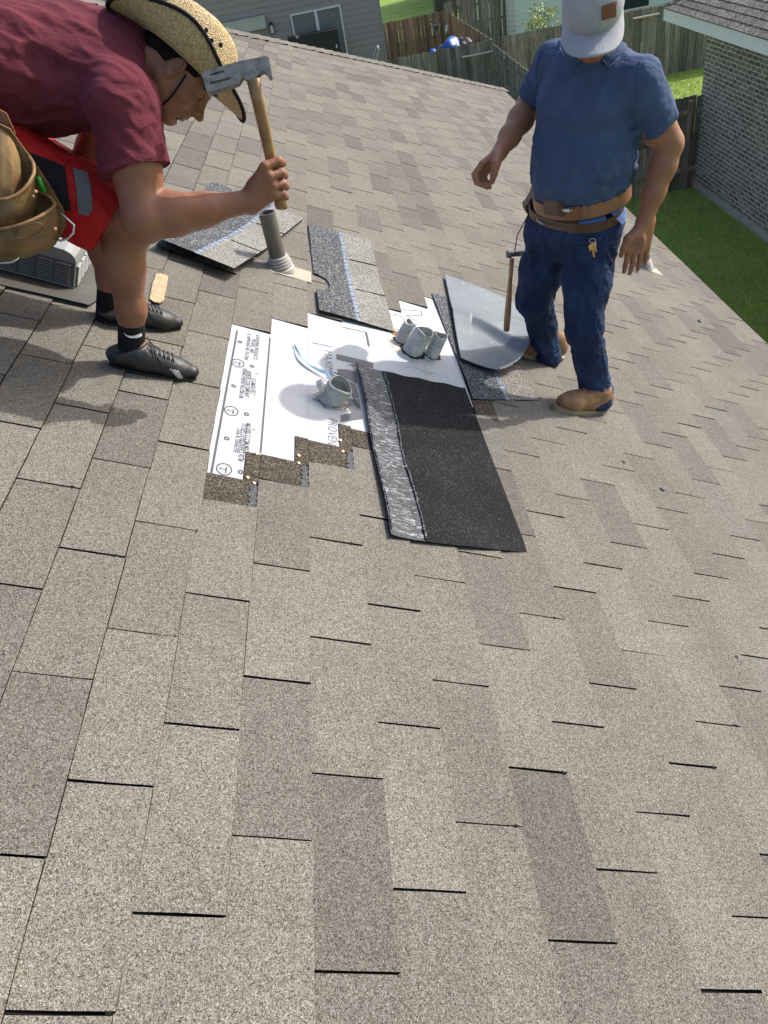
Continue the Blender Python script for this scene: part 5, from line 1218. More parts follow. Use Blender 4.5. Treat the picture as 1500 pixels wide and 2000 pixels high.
def skin_rows(m, R_rows, th=0.0025, close=False):
    n0 = len(m.v); nr_ = len(R_rows); k = len(R_rows[0]); G = np.array(R_rows)
    gu = np.roll(G, -1, 1) - np.roll(G, 1, 1); gv = np.gradient(G, axis=0); nn_ = np.cross(gu, gv); nn_ /= np.linalg.norm(nn_, axis=2, keepdims=True) + 1e-9
    for A2 in (G, G + nn_ * th): m.v += [tuple(p) for p in A2.reshape(-1, 3)]
    o2 = n0 + nr_ * k
    for i in range(nr_ - 1):
        for j in range(k):
            j2 = (j + 1) % k; m.f.append((n0 + i * k + j, n0 + i * k + j2, n0 + (i + 1) * k + j2, n0 + (i + 1) * k + j)); m.t.append(0); m.f.append((o2 + i * k + j2, o2 + i * k + j, o2 + (i + 1) * k + j, o2 + (i + 1) * k + j2)); m.t.append(0)
    for i in (0, nr_ - 1):
        for j in range(k): j2 = (j + 1) % k; m.f.append((n0 + i * k + j, n0 + i * k + j2, o2 + i * k + j2, o2 + i * k + j)); m.t.append(0)
    if close: m.f.append(tuple(n0 + (nr_ - 1) * k + j for j in range(k))); m.t.append(0); m.f.append(tuple(o2 + (nr_ - 1) * k + j for j in range(k))); m.t.append(0)
skin_rows(m, rows, .0022, True); m.build('crown', M_straw, hat, smooth=True)
m = MB(); skin_rows(m, brim, .0024); m.build('brim', M_straw, hat, smooth=True)
m = MB(); E_ = [brim[-1][i] for i in range(nA)] + [brim[-1][0]]; m.tube(E_, .0052, 8); m.build('brim_binding', M_sock, hat, smooth=True)
m = MB(); m.tube([HP(2 * math.pi * i / nA, .006, -.002) for i in range(nA + 1)], .006, 8, flat=1.5); m.build('hat_band', M_sock, hat, smooth=True)
for da in (-.20, 0, .2):
    a = math.radians(72) + da; p = HP(a, .002, .066 + .008 * abs(da) * 5); nrm_ = unit(hf * math.cos(a) * .8 + hr * math.sin(a)); m = MB(); m.tube([p - nrm_ * .002, p + nrm_ * .004], .0048, 12); m.build('eyelet', M_hole, hat)
cp_ = [B.px(u, v, .0035) for u, v in ((363, 146), (356, 158), (348, 170), (338, 184), (327, 196), (316, 206))]; cp_ = [p for p in cp_ if p is not None]
if len(cp_) > 3: tube_part('chin_cord', cp_, .0025, M_sock, hat, 6)
# ---- roofing hammer in the fist
M_hwood = simple('hickory_handle', (.26, .15, .062), .45, var=.35, vscale=25); M_hsteel = simple('worn_hammer_steel', (.15, .155, .15), .45, .45, .35, 45, 90, .3)
ham = empty('roofing_hammer', J(520, 300, 1.64), 'roofing hammer with slotted steel head and wooden handle held up in the fist', 'hammer')
hb = J(550, 406, 1.645); ht = J(494, 152, 1.625); hd = unit(ht - hb); hsx = RW[0] * .97 - RW[1] * .20; hsx = unit(hsx - hd * (hsx @ hd)); hth = np.cross(hd, hsx)
HL = np.linalg.norm(ht - hb); m = MB(); st = [(0, .019), (.03, .0205), (.1, .018), (.3, .0165), (.55, .0175), (.8, .0185), (1.0, .0195)]
m.tube([hb + hd * HL * t for t, _ in st], [r_ for _, r_ in st], 16, flat=.72); m.build('handle', M_hwood, ham, smooth=True)
def hpx(u, v, dz=0): return cm(u, v, (RW[2] @ (ht - CW))) + RW[2] * dz
outl = [(398, 146), (400, 143), (430, 134), (470, 123), (505, 116), (521, 113), (526, 117), (532, 150), (531, 154), (526, 152), (522, 145), (516, 142), (510, 144), (506, 150), (500, 156), (489, 159), (480, 157), (477, 153), (473, 156), (468, 165), (455, 170), (430, 177), (412, 184), (408, 182)]
# drawn as a plate with slots: build by cells
slots_ = [[(411, 148), (438, 141), (439, 145), (413, 152)], [(411, 164), (451, 154), (452, 159), (413, 169)]]
def flatplate(name, outl, holes, thick, mat, parent, zc, step=2.0):
    us = np.arange(min(p[0] for p in outl) - step, max(p[0] for p in outl) + step, step); vs = np.arange(min(p[1] for p in outl) - step, max(p[1] for p in outl) + step, step)
    M_ = np.array([[inpoly(u + step / 2, v + step / 2, outl) and not any(inpoly(u + step / 2, v + step / 2, h_) for h_ in holes) for v in vs] for u in us]); m = MB(); idx = {}
    def vid(i, j, s_):
        if (i, j, s_) not in idx: idx[i, j, s_] = len(m.v); m.v.append(tuple(hpx(us[i], vs[j], zc + s_ * thick / 2)))
        return idx[i, j, s_]
    for i in range(len(us)):
        for j in range(len(vs)):
            if not M_[i, j] or i + 1 >= len(us) or j + 1 >= len(vs): continue
            m.f.append((vid(i, j, -1), vid(i, j + 1, -1), vid(i + 1, j + 1, -1), vid(i + 1, j, -1))); m.f.append((vid(i, j, 1), vid(i + 1, j, 1), vid(i + 1, j + 1, 1), vid(i, j + 1, 1)))
            for di, dj, e0, e1 in ((-1, 0, (i, j), (i, j + 1)), (1, 0, (i + 1, j + 1), (i + 1, j)), (0, -1, (i + 1, j), (i, j)), (0, 1, (i, j + 1), (i + 1, j + 1))):
                ii, jj = i + di, j + dj
                if not (0 <= ii < len(us) and 0 <= jj < len(vs) and M_[ii, jj]): m.f.append((vid(*e0, -1), vid(*e1, -1), vid(*e1, 1), vid(*e0, 1)))
    m.t = [0] * len(m.f); return m.build(name, mat, parent)
hd_o = flatplate('head', outl, slots_, .016, M_hsteel, ham, 0, 1.0)
m = MB(); fc = [hpx(399, 146, -.013), hpx(409, 184, -.013), hpx(409, 184, .013), hpx(399, 146, .013)]; m.prism(fc, -hsx * .004, hsx * .003); m.build('striking_face', M_hsteel, ham)
# ---- leather tool belt with pouches on the near hip
tb = empty('tool_belt', J(40, 380, 1.54), 'worn tan leather tool pouches hanging at the hip of the bending man', 'tool belt')
def loft(name, rows, mat, parent, th=.003, nI=28, rim=None):
    G = []
    for r_ in rows:
        P = np.array([J(*q) for q in r_]); t = np.linspace(0, len(P) - 1, nI); i = np.minimum(t.astype(int), len(P) - 2); f = (t - i)[:, None]; C_ = P[i] * (1 - f) + P[i + 1] * f
        for _ in range(4): C_[1:-1] = (C_[:-2] + 2 * C_[1:-1] + C_[2:]) / 4
        G.append(C_)
    G = np.array(G); t = np.linspace(0, len(rows) - 1, 18); i = np.minimum(t.astype(int), len(rows) - 2); f = (t - i)[:, None, None]; G = G[i] * (1 - f) + G[i + 1] * f
    for _ in range(3): G[1:-1] = (G[:-2] + 2 * G[1:-1] + G[2:]) / 4
    m = MB(); nr_, k = G.shape[:2]; gu = np.gradient(G, axis=1); gv = np.gradient(G, axis=0); n_ = np.cross(gu, gv); n_ /= np.linalg.norm(n_, axis=2, keepdims=True) + 1e-9
    flat_ = G.reshape(-1, 3); w = vnoise(flat_, 22, 31, 3).reshape(nr_, k, 1) * .0035; G = G + n_ * w
    m.v = [tuple(p) for p in G.reshape(-1, 3)] + [tuple(p) for p in (G + n_ * th).reshape(-1, 3)]; o2 = nr_ * k
    for a in range(nr_ - 1):
        for b2 in range(k - 1):
            q = (a * k + b2, a * k + b2 + 1, (a + 1) * k + b2 + 1, (a + 1) * k + b2); m.f.append(q); m.f.append(tuple(o2 + x for x in q[::-1]))
    for a in range(nr_ - 1):
        for b2 in (0, k - 1): m.f.append((a * k + b2, (a + 1) * k + b2, o2 + (a + 1) * k + b2, o2 + a * k + b2))
    for b2 in range(k - 1):
        for a in (0, nr_ - 1): m.f.append((a * k + b2, a * k + b2 + 1, o2 + a * k + b2 + 1, o2 + a * k + b2))
    m.t = [0] * len(m.f); o = m.build(name, mat, parent, smooth=True)
    if rim is not None: tube_part('rim', [p for p in G[0]], rim, M_leather, o, 8)
    return o
M_leatherp = leather('pouch_leather', (.055, .028, .010), (.27, .155, .062)); M_leatherl = leather('pale_holster_leather', (.16, .085, .03), (.42, .27, .12))
pnl = [(-60, 243), (0, 243), (19, 252), (42, 285), (57, 303), (96, 362), (123, 408), (127, 423), (129, 442), (108, 478), (96, 490), (40, 503), (-60, 505)]
m = MB(); m.prism([J(u, v, 1.548 - (500 - v) * .00003) for u, v in pnl], (0, 0, 0), (0, .006, 0)); m.build('back_panel', M_leatherp, tb)
loft('holster', [[(-40, 250, 1.53), (0, 250, 1.52), (14, 262, 1.52), (22, 270, 1.535)], [(-40, 300, 1.50), (0, 300, 1.49), (26, 310, 1.50), (40, 312, 1.53)], [(-40, 350, 1.48), (0, 350, 1.475), (24, 352, 1.485), (42, 345, 1.52)], [(-40, 400, 1.47), (0, 400, 1.465), (20, 398, 1.48), (36, 388, 1.52)]], M_leatherl, tb)
loft('upper_pouch', [[(-60, 388, 1.46), (0, 392, 1.435), (22, 387, 1.44), (45, 374, 1.455), (60, 354, 1.475), (68, 334, 1.50), (64, 315, 1.53), (55, 305, 1.546)], [(-60, 425, 1.45), (0, 425, 1.425), (24, 420, 1.43), (46, 410, 1.45), (60, 396, 1.475), (67, 378, 1.50), (70, 360, 1.53), (70, 345, 1.546)],
     [(-60, 470, 1.46), (0, 470, 1.44), (24, 466, 1.445), (44, 458, 1.46), (58, 445, 1.48), (66, 430, 1.505), (74, 410, 1.53), (78, 395, 1.546)]], M_leatherp, tb, rim=.0042)
loft('lower_pouch', [[(-60, 450, 1.43), (0, 450, 1.395), (30, 444, 1.40), (67, 429, 1.42), (97, 413, 1.455), (110, 402, 1.485), (104, 389, 1.52), (84, 378, 1.54), (70, 375, 1.546)], [(-60, 480, 1.42), (0, 480, 1.39), (34, 474, 1.395), (74, 460, 1.42), (104, 442, 1.46), (117, 428, 1.495), (118, 418, 1.53), (112, 408, 1.54), (100, 400, 1.546)],
     [(-60, 500, 1.44), (0, 503, 1.42), (34, 500, 1.42), (72, 490, 1.44), (98, 474, 1.475), (112, 458, 1.50), (118, 445, 1.53), (116, 436, 1.54), (110, 430, 1.546)], [(-60, 512, 1.50), (0, 512, 1.49), (34, 508, 1.49), (70, 499, 1.50), (94, 489, 1.52), (106, 478, 1.535), (110, 470, 1.542), (111, 462, 1.545), (110, 455, 1.546)]], M_leatherp, tb, rim=.0045)
ov = [(32 + 0, 455), (36, 445), (55, 438), (78, 435), (86, 441), (80, 451), (58, 461), (38, 466), (30, 462)]
def zj(u, v): return 1.388 + max(0, u - 20) * .00045 - .003
tube_part('stitched_patch_edge', [J(u, v, zj(u, v)) for u, v in ov + ov[:1]], .0016, M_leatherd, tb, 6)
tube_part('steel_ring', [J(*q) for q in ((112, 411, 1.50), (132, 428, 1.49), (145, 440, 1.485), (143, 455, 1.48), (133, 466, 1.48), (118, 470, 1.485), (108, 467, 1.49))], .0028, M_steel, tb, 8)
tube_part('steel_ring', [J(*q) for q in ((-20, 515, 1.44), (0, 514, 1.42), (22, 512, 1.42), (34, 506, 1.43), (38, 497, 1.44))], .0026, M_steel, tb, 8)
M_green = simple('green_plastic', (.02, .30, .03), .35)
m = MB(); m.tube([J(86, 374, 1.525), J(74, 345, 1.525)], .006, 12); mk_ = m.build('marker', M_green, smooth=True); tag(mk_, 'green plastic marker stuck in the leather tool pouch', 'marker')
for (u, v) in ((70, 374), (108, 447), (65, 383)):
    m = MB(); p = J(u, v, 1.44 if u > 100 else 1.47); m.tube([p, p + (0, -.004, 0)], .0045, 10); m.build('rivet', M_copper, tb, smooth=True)
belt_pts = [J(u, v, Y) for u, v, Y in ((-140, 200, 1.60), (-60, 226, 1.60), (0, 245, 1.575), (30, 262, 1.56))]
m = MB(); 
for a, b2 in zip(belt_pts[:-1], belt_pts[1:]): m.hexa([a, b2, b2 + (0, .005, 0), a + (0, .005, 0), a + (0, 0, .045), b2 + (0, 0, .045), b2 + (0, .005, .045), a + (0, .005, .045)])
m.build('strap', M_leathert, tb)
# ================================================================ RIGHT MAN, standing and looking down
manR = empty('person', rf(1.1, 2.35, 0), 'man standing in blue polo shirt, dark jeans and grey cap, looking down', 'person')
q_ = J
f_ = unit(V3(-.74, -.67, 0)); s_l = unit(np.cross((0, 0, 1), f_))      # s_l: his left
if s_l[0] < 0: s_l = -s_l
ZU = V3(0, 0, 1)
Lank = q_(1163, 770, 2.235); Lkn = q_(1141, 640, 2.19); Lhip = q_(1155, 462, 2.28)
Rank = q_(1066, 686, 2.60); Rkn = q_(1044, 585, 2.47); Rhip = q_(1083, 462, 2.43)
pel = q_(1127, 425, 2.345); wst = q_(1134, 372, 2.34); che = q_(1150, 215, 2.33); nk = q_(1160, 118, 2.30)
Lsh = q_(1249, 154, 2.205); Lel = q_(1306, 287, 2.20); Lwr = q_(1259, 432, 2.17)
Rsh = q_(1082, 120, 2.45); Rel = q_(1033, 208, 2.54); Rwr = q_(974, 300, 2.34)
lo2 = np.minimum.reduce([Rank, Rwr, Lank, Lwr, Rkn]) - .19; hi2 = np.maximum.reduce([Lel, Rel, nk + (0, 0, .12), Rank]) + .16
R = Field(lo2, hi2, .0042)
fh = unit(V3(-.27, -.96, 0)); sh_ = V3(.96, -.27, 0)
hR = nk + fh * .05 + ZU * .118 + V3(-.008, 0, 0)                                        # head centre, bowed
fR = unit(fh * .84 - ZU * .54); uR = unit(fh * .54 + ZU * .84); uR = unit(uR - fR * (uR @ fR)); rR = np.cross(fR, uR)
def HR(f, r, u): return hR + (fR * f + rR * r + uR * u) * .93
R.cone(nk - ZU * .03, HR(-.025, 0, -.03), .058, .055, .03); R.ell(HR(-.01, 0, .035), (.09, .072, .086), (fR, rR, uR), .02); R.ell(HR(.03, 0, -.02), (.058, .058, .078), (fR, rR, uR), .03); R.cone(HR(.068, 0, -.088), HR(.062, 0, -.078), .018, .022, .025)
for s2 in (-1, 1):
    R.cone(HR(.058, .018 * s2, -.092), HR(-.012, .056 * s2, -.045), .017, .018, .028); R.ell(HR(-.006, .078 * s2, -.005), (.018, .009, .03), (fR, rR, uR), .006)
    R.ell(HR(.1, .0125 * s2, -.027), (.0105, .0085, .0085), (fR, rR, uR), .006); R.ell(HR(.080, .031 * s2, .011), (.014, .016, .0105), (fR, rR, uR), .006, 'sub'); R.ell(HR(.0695, .031 * s2, .010), (.0145, .0155, .0135), (fR, rR, uR), .003); R.cone(HR(.086, .012 * s2, .029), HR(.072, .046 * s2, .026), .010, .010, .012)
R.cone(HR(.088, 0, .022), HR(.112, 0, -.018), .0085, .0105, .012); R.cone(HR(.088, 0, -.04), HR(.094, 0, -.043), .014, .008, .012); R.cone(HR(.0945, -.016, -.0535), HR(.0945, .016, -.0535), .006, .006, .005); R.cone(HR(.09, -.014, -.0665), HR(.09, .014, -.0665), .0065, .0065, .005); R.cone(HR(.1, -.02, -.0602), HR(.1, .02, -.0602), .003, .003, .002, 'sub')
R.cone(pel, wst, .12, .12, .05, flat=1.25, fax=f_); R.cone(wst, che, .12, .13, .05, flat=1.25, fax=f_); R.cone(Lsh, Rsh, .042, .040, .05); R.cone(che, nk, .1, .06, .05)
for h_, k_, a_ in ((Lhip, Lkn, Lank), (Rhip, Rkn, Rank)): R.chain([h_, k_, a_], [.07, .045, .033], .03)
# arms
R.chain([Lsh, Lsh * .5 + Lel * .5, Lel + (0, 0, .015)], [.047, .052, .046], .03); R.ell(Lsh * .45 + Lel * .55 + f_ * .006, (.045, .045, .07), (f_, s_l, unit(Lel - Lsh)), .03)
R.chain([Lel, Lel * .75 + Lwr * .25, Lel * .4 + Lwr * .6, Lwr], [.043, .044, .036, .0275], .025)
R.chain([Rsh, Rsh * .5 + Rel * .5, Rel], [.042, .046, .044], .03); R.chain([Rel, Rel * .72 + Rwr * .28, Rel * .35 + Rwr * .65, Rwr], [.043, .0435, .035, .026], .025)
# left hand, hanging, back of the hand to the camera
KL = [q_(1227, 490, 2.15), q_(1238, 494, 2.155), q_(1251, 493, 2.165), q_(1263, 488, 2.18)]
for i, k_ in enumerate(KL): R.cone(Lwr + (k_ - KL[1]) * .45, k_, .019, .0125, .012)
for k_, pts, r_ in ((KL[0], [(1224, 508, 2.155), (1221, 521, 2.17), (1219, 531, 2.185)], .0095), (KL[1], [(1236, 512, 2.16), (1233, 525, 2.178), (1230, 534, 2.195)], .0098), (KL[2], [(1249, 510, 2.172), (1247, 520, 2.19), (1245, 527, 2.205)], .0095), (KL[3], [(1262, 502, 2.19), (1260, 511, 2.205), (1259, 517, 2.215)], .0085)):
    R.chain([k_] + [q_(*p) for p in pts], [r_ * 1.2, r_ * 1.05, r_ * .97, r_ * .82], .003)
R.chain([Lwr + (0, 0, -.01), q_(1226, 468, 2.14), q_(1218, 486, 2.14), q_(1213, 499, 2.145)], [.022, .0155, .0115, .0088], .008); R.ell(q_(1243, 468, 2.16), (.034, .018, .034), (s_l, f_, ZU), .014)
# right hand, loosely curled
KR = [q_(941, 321, 2.285), q_(946, 323, 2.31), q_(952, 325, 2.335), q_(958, 327, 2.355)]
for i, k_ in enumerate(KR): R.cone(Rwr + (k_ - KR[1]) * .4, k_, .018, .0125, .012)
for k_, pts, r_ in ((KR[0], [(926, 341, 2.265), (931, 357, 2.26), (953, 367, 2.265)], .0096), (KR[1], [(931, 345, 2.285), (937, 359, 2.28), (957, 366, 2.283)], .0098), (KR[2], [(938, 346, 2.31), (943, 358, 2.303), (957, 363, 2.303)], .0093), (KR[3], [(946, 344, 2.335), (950, 354, 2.328), (960, 358, 2.325)], .0084)):
    R.chain([k_] + [q_(*p) for p in pts], [r_ * 1.2, r_ * 1.05, r_ * .97, r_ * .8], .003)
R.chain([Rwr + (q_(968, 313, 2.28) - Rwr) * .5, q_(968, 321, 2.262), q_(965, 339, 2.252), q_(961, 355, 2.25)], [.023, .0165, .0125, .0095], .008)
solid('body', R, M_skinR, manR, lambda P, n: .0006 * vnoise(P, 60, 3, 2), 1)
# ---- jeans
M_denim, nt, b = new_mat('dark_denim'); co = tc(nt)
c = ramp(nt, noise(nt, co, 7, 5, .65), [(.3, (.009, .016, .042)), (.55, (.018, .034, .085)), (.75, (.042, .078, .17))]); c = mixc(nt, 1, c, ramp(nt, noise(nt, co, 420, 2, .7), [(.3, .7), (.7, 1.35)]), 'MULTIPLY')
L(nt, c, b.inputs['Base Color']); b.inputs['Roughness'].default_value = .85; b.inputs['Specular IOR Level'].default_value = .2; mpj = N(nt, 'ShaderNodeMapping'); mpj.inputs['Scale'].default_value = (1, 1, 2.2); L(nt, co, mpj.inputs[0]); L(nt, bump(nt, noise(nt, co, 700, 2, .5), .3, .001, bump(nt, noise(nt, mpj.outputs[0], 15, 4, .6, 1.0), .8, .014)), b.inputs['Normal'])
Jn = Field(lo2, hi2, .0045)
Jn.cone(Lhip + ZU * .02, Lhip * .5 + Lkn * .5, .098, .086, .03); Jn.chain([Lhip * .5 + Lkn * .5 - s_l * .012, Lkn, Lkn * .5 + Lank * .5 + f_ * -.008, Lank], [.088, .070, .060, .064], .03); Jn.cone(Lank, Lank - ZU * .025, .066, .072, .02)
Jn.cone(Rhip + ZU * .02, Rhip * .5 + Rkn * .5, .098, .084, .03); Jn.chain([Rhip * .5 + Rkn * .5 - s_l * .012, Rkn, Rkn * .5 + Rank * .5 + f_ * -.008, Rank], [.089, .070, .060, .062], .03); Jn.cone(Rank, Rank - ZU * .025, .064, .070, .02)
Jn.cone(Lhip + ZU * .03, Rhip + ZU * .03, .105, .105, .05); Jn.cone(pel, pel * .6 + wst * .4, .148, .148, .05, flat=1.28, fax=f_)

for a_ in (Lank, Rank): Jn.ell(a_ - RN * .10 + f_ * .02, (.25, .25, .062), (f_, s_l, RN), .008, 'sub')
bt_up = unit(ZU + f_ * .10); Jn.cut(pel + ZU * .048, bt_up, .004)
def jdisp(P, n_):
    d = .009 * fold(P, V3(.3, .3, -1), .045, 41, 6, 1.3)
    for kn, an, hp in ((Lkn, Lank, Lhip), (Rkn, Rank, Rhip)):
        ax_ = unit(an - kn); hor = unit(np.cross(ax_, f_)) ; wk = np.exp(-((np.linalg.norm(P - (kn * .85 + an * .15 - f_ * .03), axis=1) / .09) ** 2)); d = d + wk * .022 * fold(P, hor + ax_ * .35, .034, 42, 6, 1.0)
        wa = np.exp(-((np.linalg.norm(P - (an + ZU * .03), axis=1) / .075) ** 2)); d = d + wa * .024 * fold(P, hor + ax_ * .2, .030, 43, 6, 1.0)
        wh = np.exp(-((np.linalg.norm(P - (hp * .85 + kn * .15 + f_ * .05), axis=1) / .10) ** 2)); d = d + wh * .016 * fold(P, hor + ax_ * .5, .036, 44, 6, 1.0)
    return d
JO = solid('jeans', Jn, M_denim, manR, jdisp, 2, keep=lambda V: ~(((V - Lank) @ RN < -.040) & (np.linalg.norm(V - Lank, axis=1) < .2) | ((V - Rank) @ RN < -.036) & (np.linalg.norm(V - Rank, axis=1) < .2)))
M_thread = simple('gold_denim_thread', (.22, .15, .07), .8)
M_seam = simple('pale_denim_seam', (.045, .07, .13), .85)
def seam(name, pts, r_, mat, fld=None, off=.004):
    fld = fld or Jn; P = []
    for (u0, v0), (u1, v1) in zip(pts[:-1], pts[1:]):
        n_ = max(2, int(math.hypot(u1 - u0, v1 - v0) / 4))
        for k in range(n_):
            p = fld.px(u0 + (u1 - u0) * k / n_, v0 + (v1 - v0) * k / n_, off)
            if p is not None: P.append(p)
    P = np.array(P)
    if len(P) > 4:
        for _ in range(2): P[1:-1] = (P[:-2] + 2 * P[1:-1] + P[2:]) / 4
        return tube_part(name, list(P), r_, mat, manR, 6)
seam('outer_seam', [(1184, 460), (1178, 520), (1168, 575), (1162, 630), (1172, 662), (1178, 700), (1184, 735), (1188, 770)], .0016, M_seam)
seam('pocket_seam', [(1098, 447), (1102, 460), (1112, 469), (1128, 474), (1148, 474), (1165, 469), (1174, 460)], .0013, M_seam)
seam('fly_seam', [(1060, 452), (1064, 480), (1074, 500)], .0009, M_denim)
# ---- shirt
M_blue = cloth('blue_pique_cotton', (.047, .074, .145), (.064, .098, .185), 500, .85, .06, .07, crump=((1, 1, 2.2), (.5, .35, 0), 9, .9))
M_bluehem = cloth('blue_shirt_lining', (.10, .16, .34), (.13, .2, .4))
Tr = Field(lo2, hi2, .0045)
Tr.cone(pel + ZU * .075, wst * .5 + che * .5, .164, .177, .05, flat=1.24, fax=f_); Tr.cone(wst * .5 + che * .5, che + ZU * .03, .178, .168, .05, flat=1.28, fax=f_); Tr.ell(wst * .7 + che * .3 + f_ * .045, (.143, .12, .14), (s_l, f_, ZU), .06)
Tr.cone(che + ZU * .05, nk - ZU * .01, .125, .075, .06); Tr.cone(Lsh, Rsh, .062, .060, .05); Tr.ell(che + f_ * .075 + s_l * .07 + ZU * .03, (.07, .05, .06), (s_l, f_, ZU), .05); Tr.ell(che + f_ * .075 - s_l * .07 + ZU * .03, (.07, .05, .06), (s_l, f_, ZU), .05)
Tr.cone(Lsh, Lsh * .42 + Lel * .58, .064, .066, .025); Tr.cone(Rsh, Rsh * .30 + Rel * .70, .060, .062, .025)
Tr2 = Tr.D.copy()
Ld = unit(Lel - Lsh); Rd = unit(Rel - Rsh)
# cut the sleeves with slabs local to each arm
Tr.ell(Lsh * .0 + Lel * 1.0 + Ld * .0, (.12, .12, .098), (np.cross(Ld, f_), f_, Ld), .004, 'sub'); Tr.ell(Rsh * -.05 + Rel * 1.05, (.11, .11, .06), (np.cross(Rd, f_), f_, Rd), .004, 'sub')
Tr.ell(HR(.015, 0, .01), (.085, .075, .115), (fR, rR, uR), .006, 'sub')
Tr.cut(pel + ZU * .074, -bt_up, .004)
def rdisp(P, n_):
    lowz = np.clip((che[2] - P[:, 2]) / .3, 0, 1)
    d = (.004 + .020 * lowz) * fold(P, s_l * 1.0 + ZU * .55, .042, 51, 8, 1.0) + .007 * fold(P, ZU + s_l * .25, .06, 52, 6)
    wa = np.exp(-((np.linalg.norm(P - (Lsh * .75 + Lel * .25 - s_l * .07), axis=1) / .09) ** 2)) + np.exp(-((np.linalg.norm(P - (Rsh * .75 + Rel * .25 + s_l * .07), axis=1) / .09) ** 2)); d = d + wa * .018 * fold(P, Ld * .7 - s_l * .6, .03, 53, 7, 1.1)
    ws = np.exp(-((np.linalg.norm(P - (wst + s_l * .13 + ZU * .02), axis=1) / .13) ** 2)); d = d + ws * .020 * fold(P, s_l * .6 + ZU * .8, .03, 54, 7, 1.1)
    return d * (.15 + .85 * np.clip(((P - pel) @ bt_up - .085) / .07, 0, 1))
solid('polo_shirt', Tr, M_blue, manR, rdisp, 2)
band('sleeve_cuff', Tr, Lsh * .47 + Lel * .53, Ld, .022, .001, M_blue, manR, ref=f_, thick=.0022, rmax=.12)
band('sleeve_cuff', Tr, Rsh * .5 + Rel * .5, Rd, .02, .001, M_blue, manR, ref=f_, thick=.002, rmax=.11)
# collar: two leaves and a placket
def leaf(name, pts, off=.006, th=.004, mat=M_blue, fld=None, parent=None, step=2.0): return decal(name, fld or Tr, pts, mat, parent or manR, step, off)
leaf('collar', [(1092, 70), (1100, 66), (1108, 92), (1122, 108), (1140, 118), (1128, 134), (1110, 122), (1096, 100)], .008)
leaf('collar', [(1224, 64), (1216, 80), (1200, 106), (1176, 118), (1188, 134), (1208, 116), (1228, 88)], .008)
band('collar_stand', R, nk + ZU * .028 + fh * .012, unit(ZU * .8 + fh * .5), .030, .003, M_blue, manR, ref=fh, thick=.004, rmax=.1)
for e_ in ([(1096, 98), (1110, 120), (1127, 133), (1140, 119)], [(1228, 88), (1209, 115), (1189, 134), (1176, 119)]):
    P_ = [Tr.px(u, v, .009) for u, v in e_]; P_ = [p for p in P_ if p is not None]
    if len(P_) > 2: tube_part('collar_edge', P_, .0030, M_blue, manR, 6)
for e_ in ([(1222, 62), (1240, 84), (1262, 104), (1286, 116)], [(1252, 118), (1244, 150), (1242, 185), (1250, 215)], [(1062, 95), (1052, 120), (1048, 150), (1047, 185)], [(1128, 138), (1116, 150), (1111, 146)]):
    seam('shirt_seam', e_, .0014, M_blue, Tr, .004)
leaf('placket', [(1126, 122), (1172, 122), (1165, 132), (1128, 140), (1116, 152), (1110, 146), (1122, 134)], .005)
# shirt tail between the belts
leaf('shirt_tail', [(1108, 412), (1180, 408), (1182, 436), (1150, 440), (1132, 438), (1112, 424)], .006, mat=M_bluehem, fld=Jn)
leaf('shirt_tail', [(1184, 404), (1224, 384), (1222, 418), (1212, 440), (1202, 432), (1190, 418)], .010, mat=M_bluehem, fld=Jn)
# ---- belts
U_ = Field(lo2, hi2, .0045); U_.D = np.minimum(Tr.D, Jn.D)
bo, bpts = band('trouser_belt', Jn, pel + ZU * .030, bt_up, .034, .001, M_leatherd, manR, ref=s_l, thick=.004, rmax=.3, agg=np.max)
tbR = empty('tool_belt', pel + ZU * .05, 'wide tan leather belt with punched holes and steel roller buckle on the jeans', 'tool belt')
tilt_up = unit(ZU + f_ * .10 - s_l * .04)
to2, tpts = band('strap', U_, q_(1132, 379, 2.345), tilt_up, .048, .004, M_leathert, tbR, ref=s_l, thick=.004, rmax=.32, agg=np.max)

def proj(p): y_ = RW @ (p - CW); return 750 + F_PX * y_[0] / y_[2], 1000 + F_PX * y_[1] / y_[2], y_[2]
bc_ = np.mean(tpts, axis=0)
def on_belt(u, v, off=.0):
    best = min((t for t in tpts if (t - bc_) @ RW[2] < .0), key=lambda t: abs(proj(t)[0] - u)); i_ = [k for k in range(len(tpts)) if tpts[k] is best][0]
    o_ = tpts[min(i_ + 1, len(tpts) - 1)] if proj(tpts[min(i_ + 1, len(tpts) - 1)])[0] > proj(best)[0] else tpts[max(i_ - 1, 0)]
    if (proj(best)[0] - u) * (proj(o_)[0] - u) > 0: o_ = tpts[i_ - 1] if o_ is tpts[min(i_ + 1, len(tpts) - 1)] else tpts[min(i_ + 1, len(tpts) - 1)]
    a_, b_ = proj(best), proj(o_); w_ = 0 if abs(b_[0] - a_[0]) < 1e-6 else np.clip((u - a_[0]) / (b_[0] - a_[0]), 0, 1); p = best * (1 - w_) + o_ * w_
    pv = proj(p); return p + tilt_up * np.clip((pv[1] - v) / (F_PX / pv[2] * .76), -.022, .022) + unit(p - bc_) * off
bk = [(1104, 390), (1111, 391), (1113, 410), (1106, 409)]
Pb = [on_belt(*b_, .012) for b_ in ((1103, 388), (1114, 389), (1115, 412), (1104, 411))]
M_buck = simple('polished_buckle', (.62, .62, .6), .25, .4, .05)
if all(p is not None for p in Pb): tube_part('buckle', Pb + [Pb[0]], .0036, M_buck, tbR, 8); tube_part('buckle_tongue', [(Pb[0] + Pb[3]) / 2, (Pb[1] + Pb[2]) / 2 + RW[0] * .012], .0018, M_steel, tbR, 6)
m = MB()
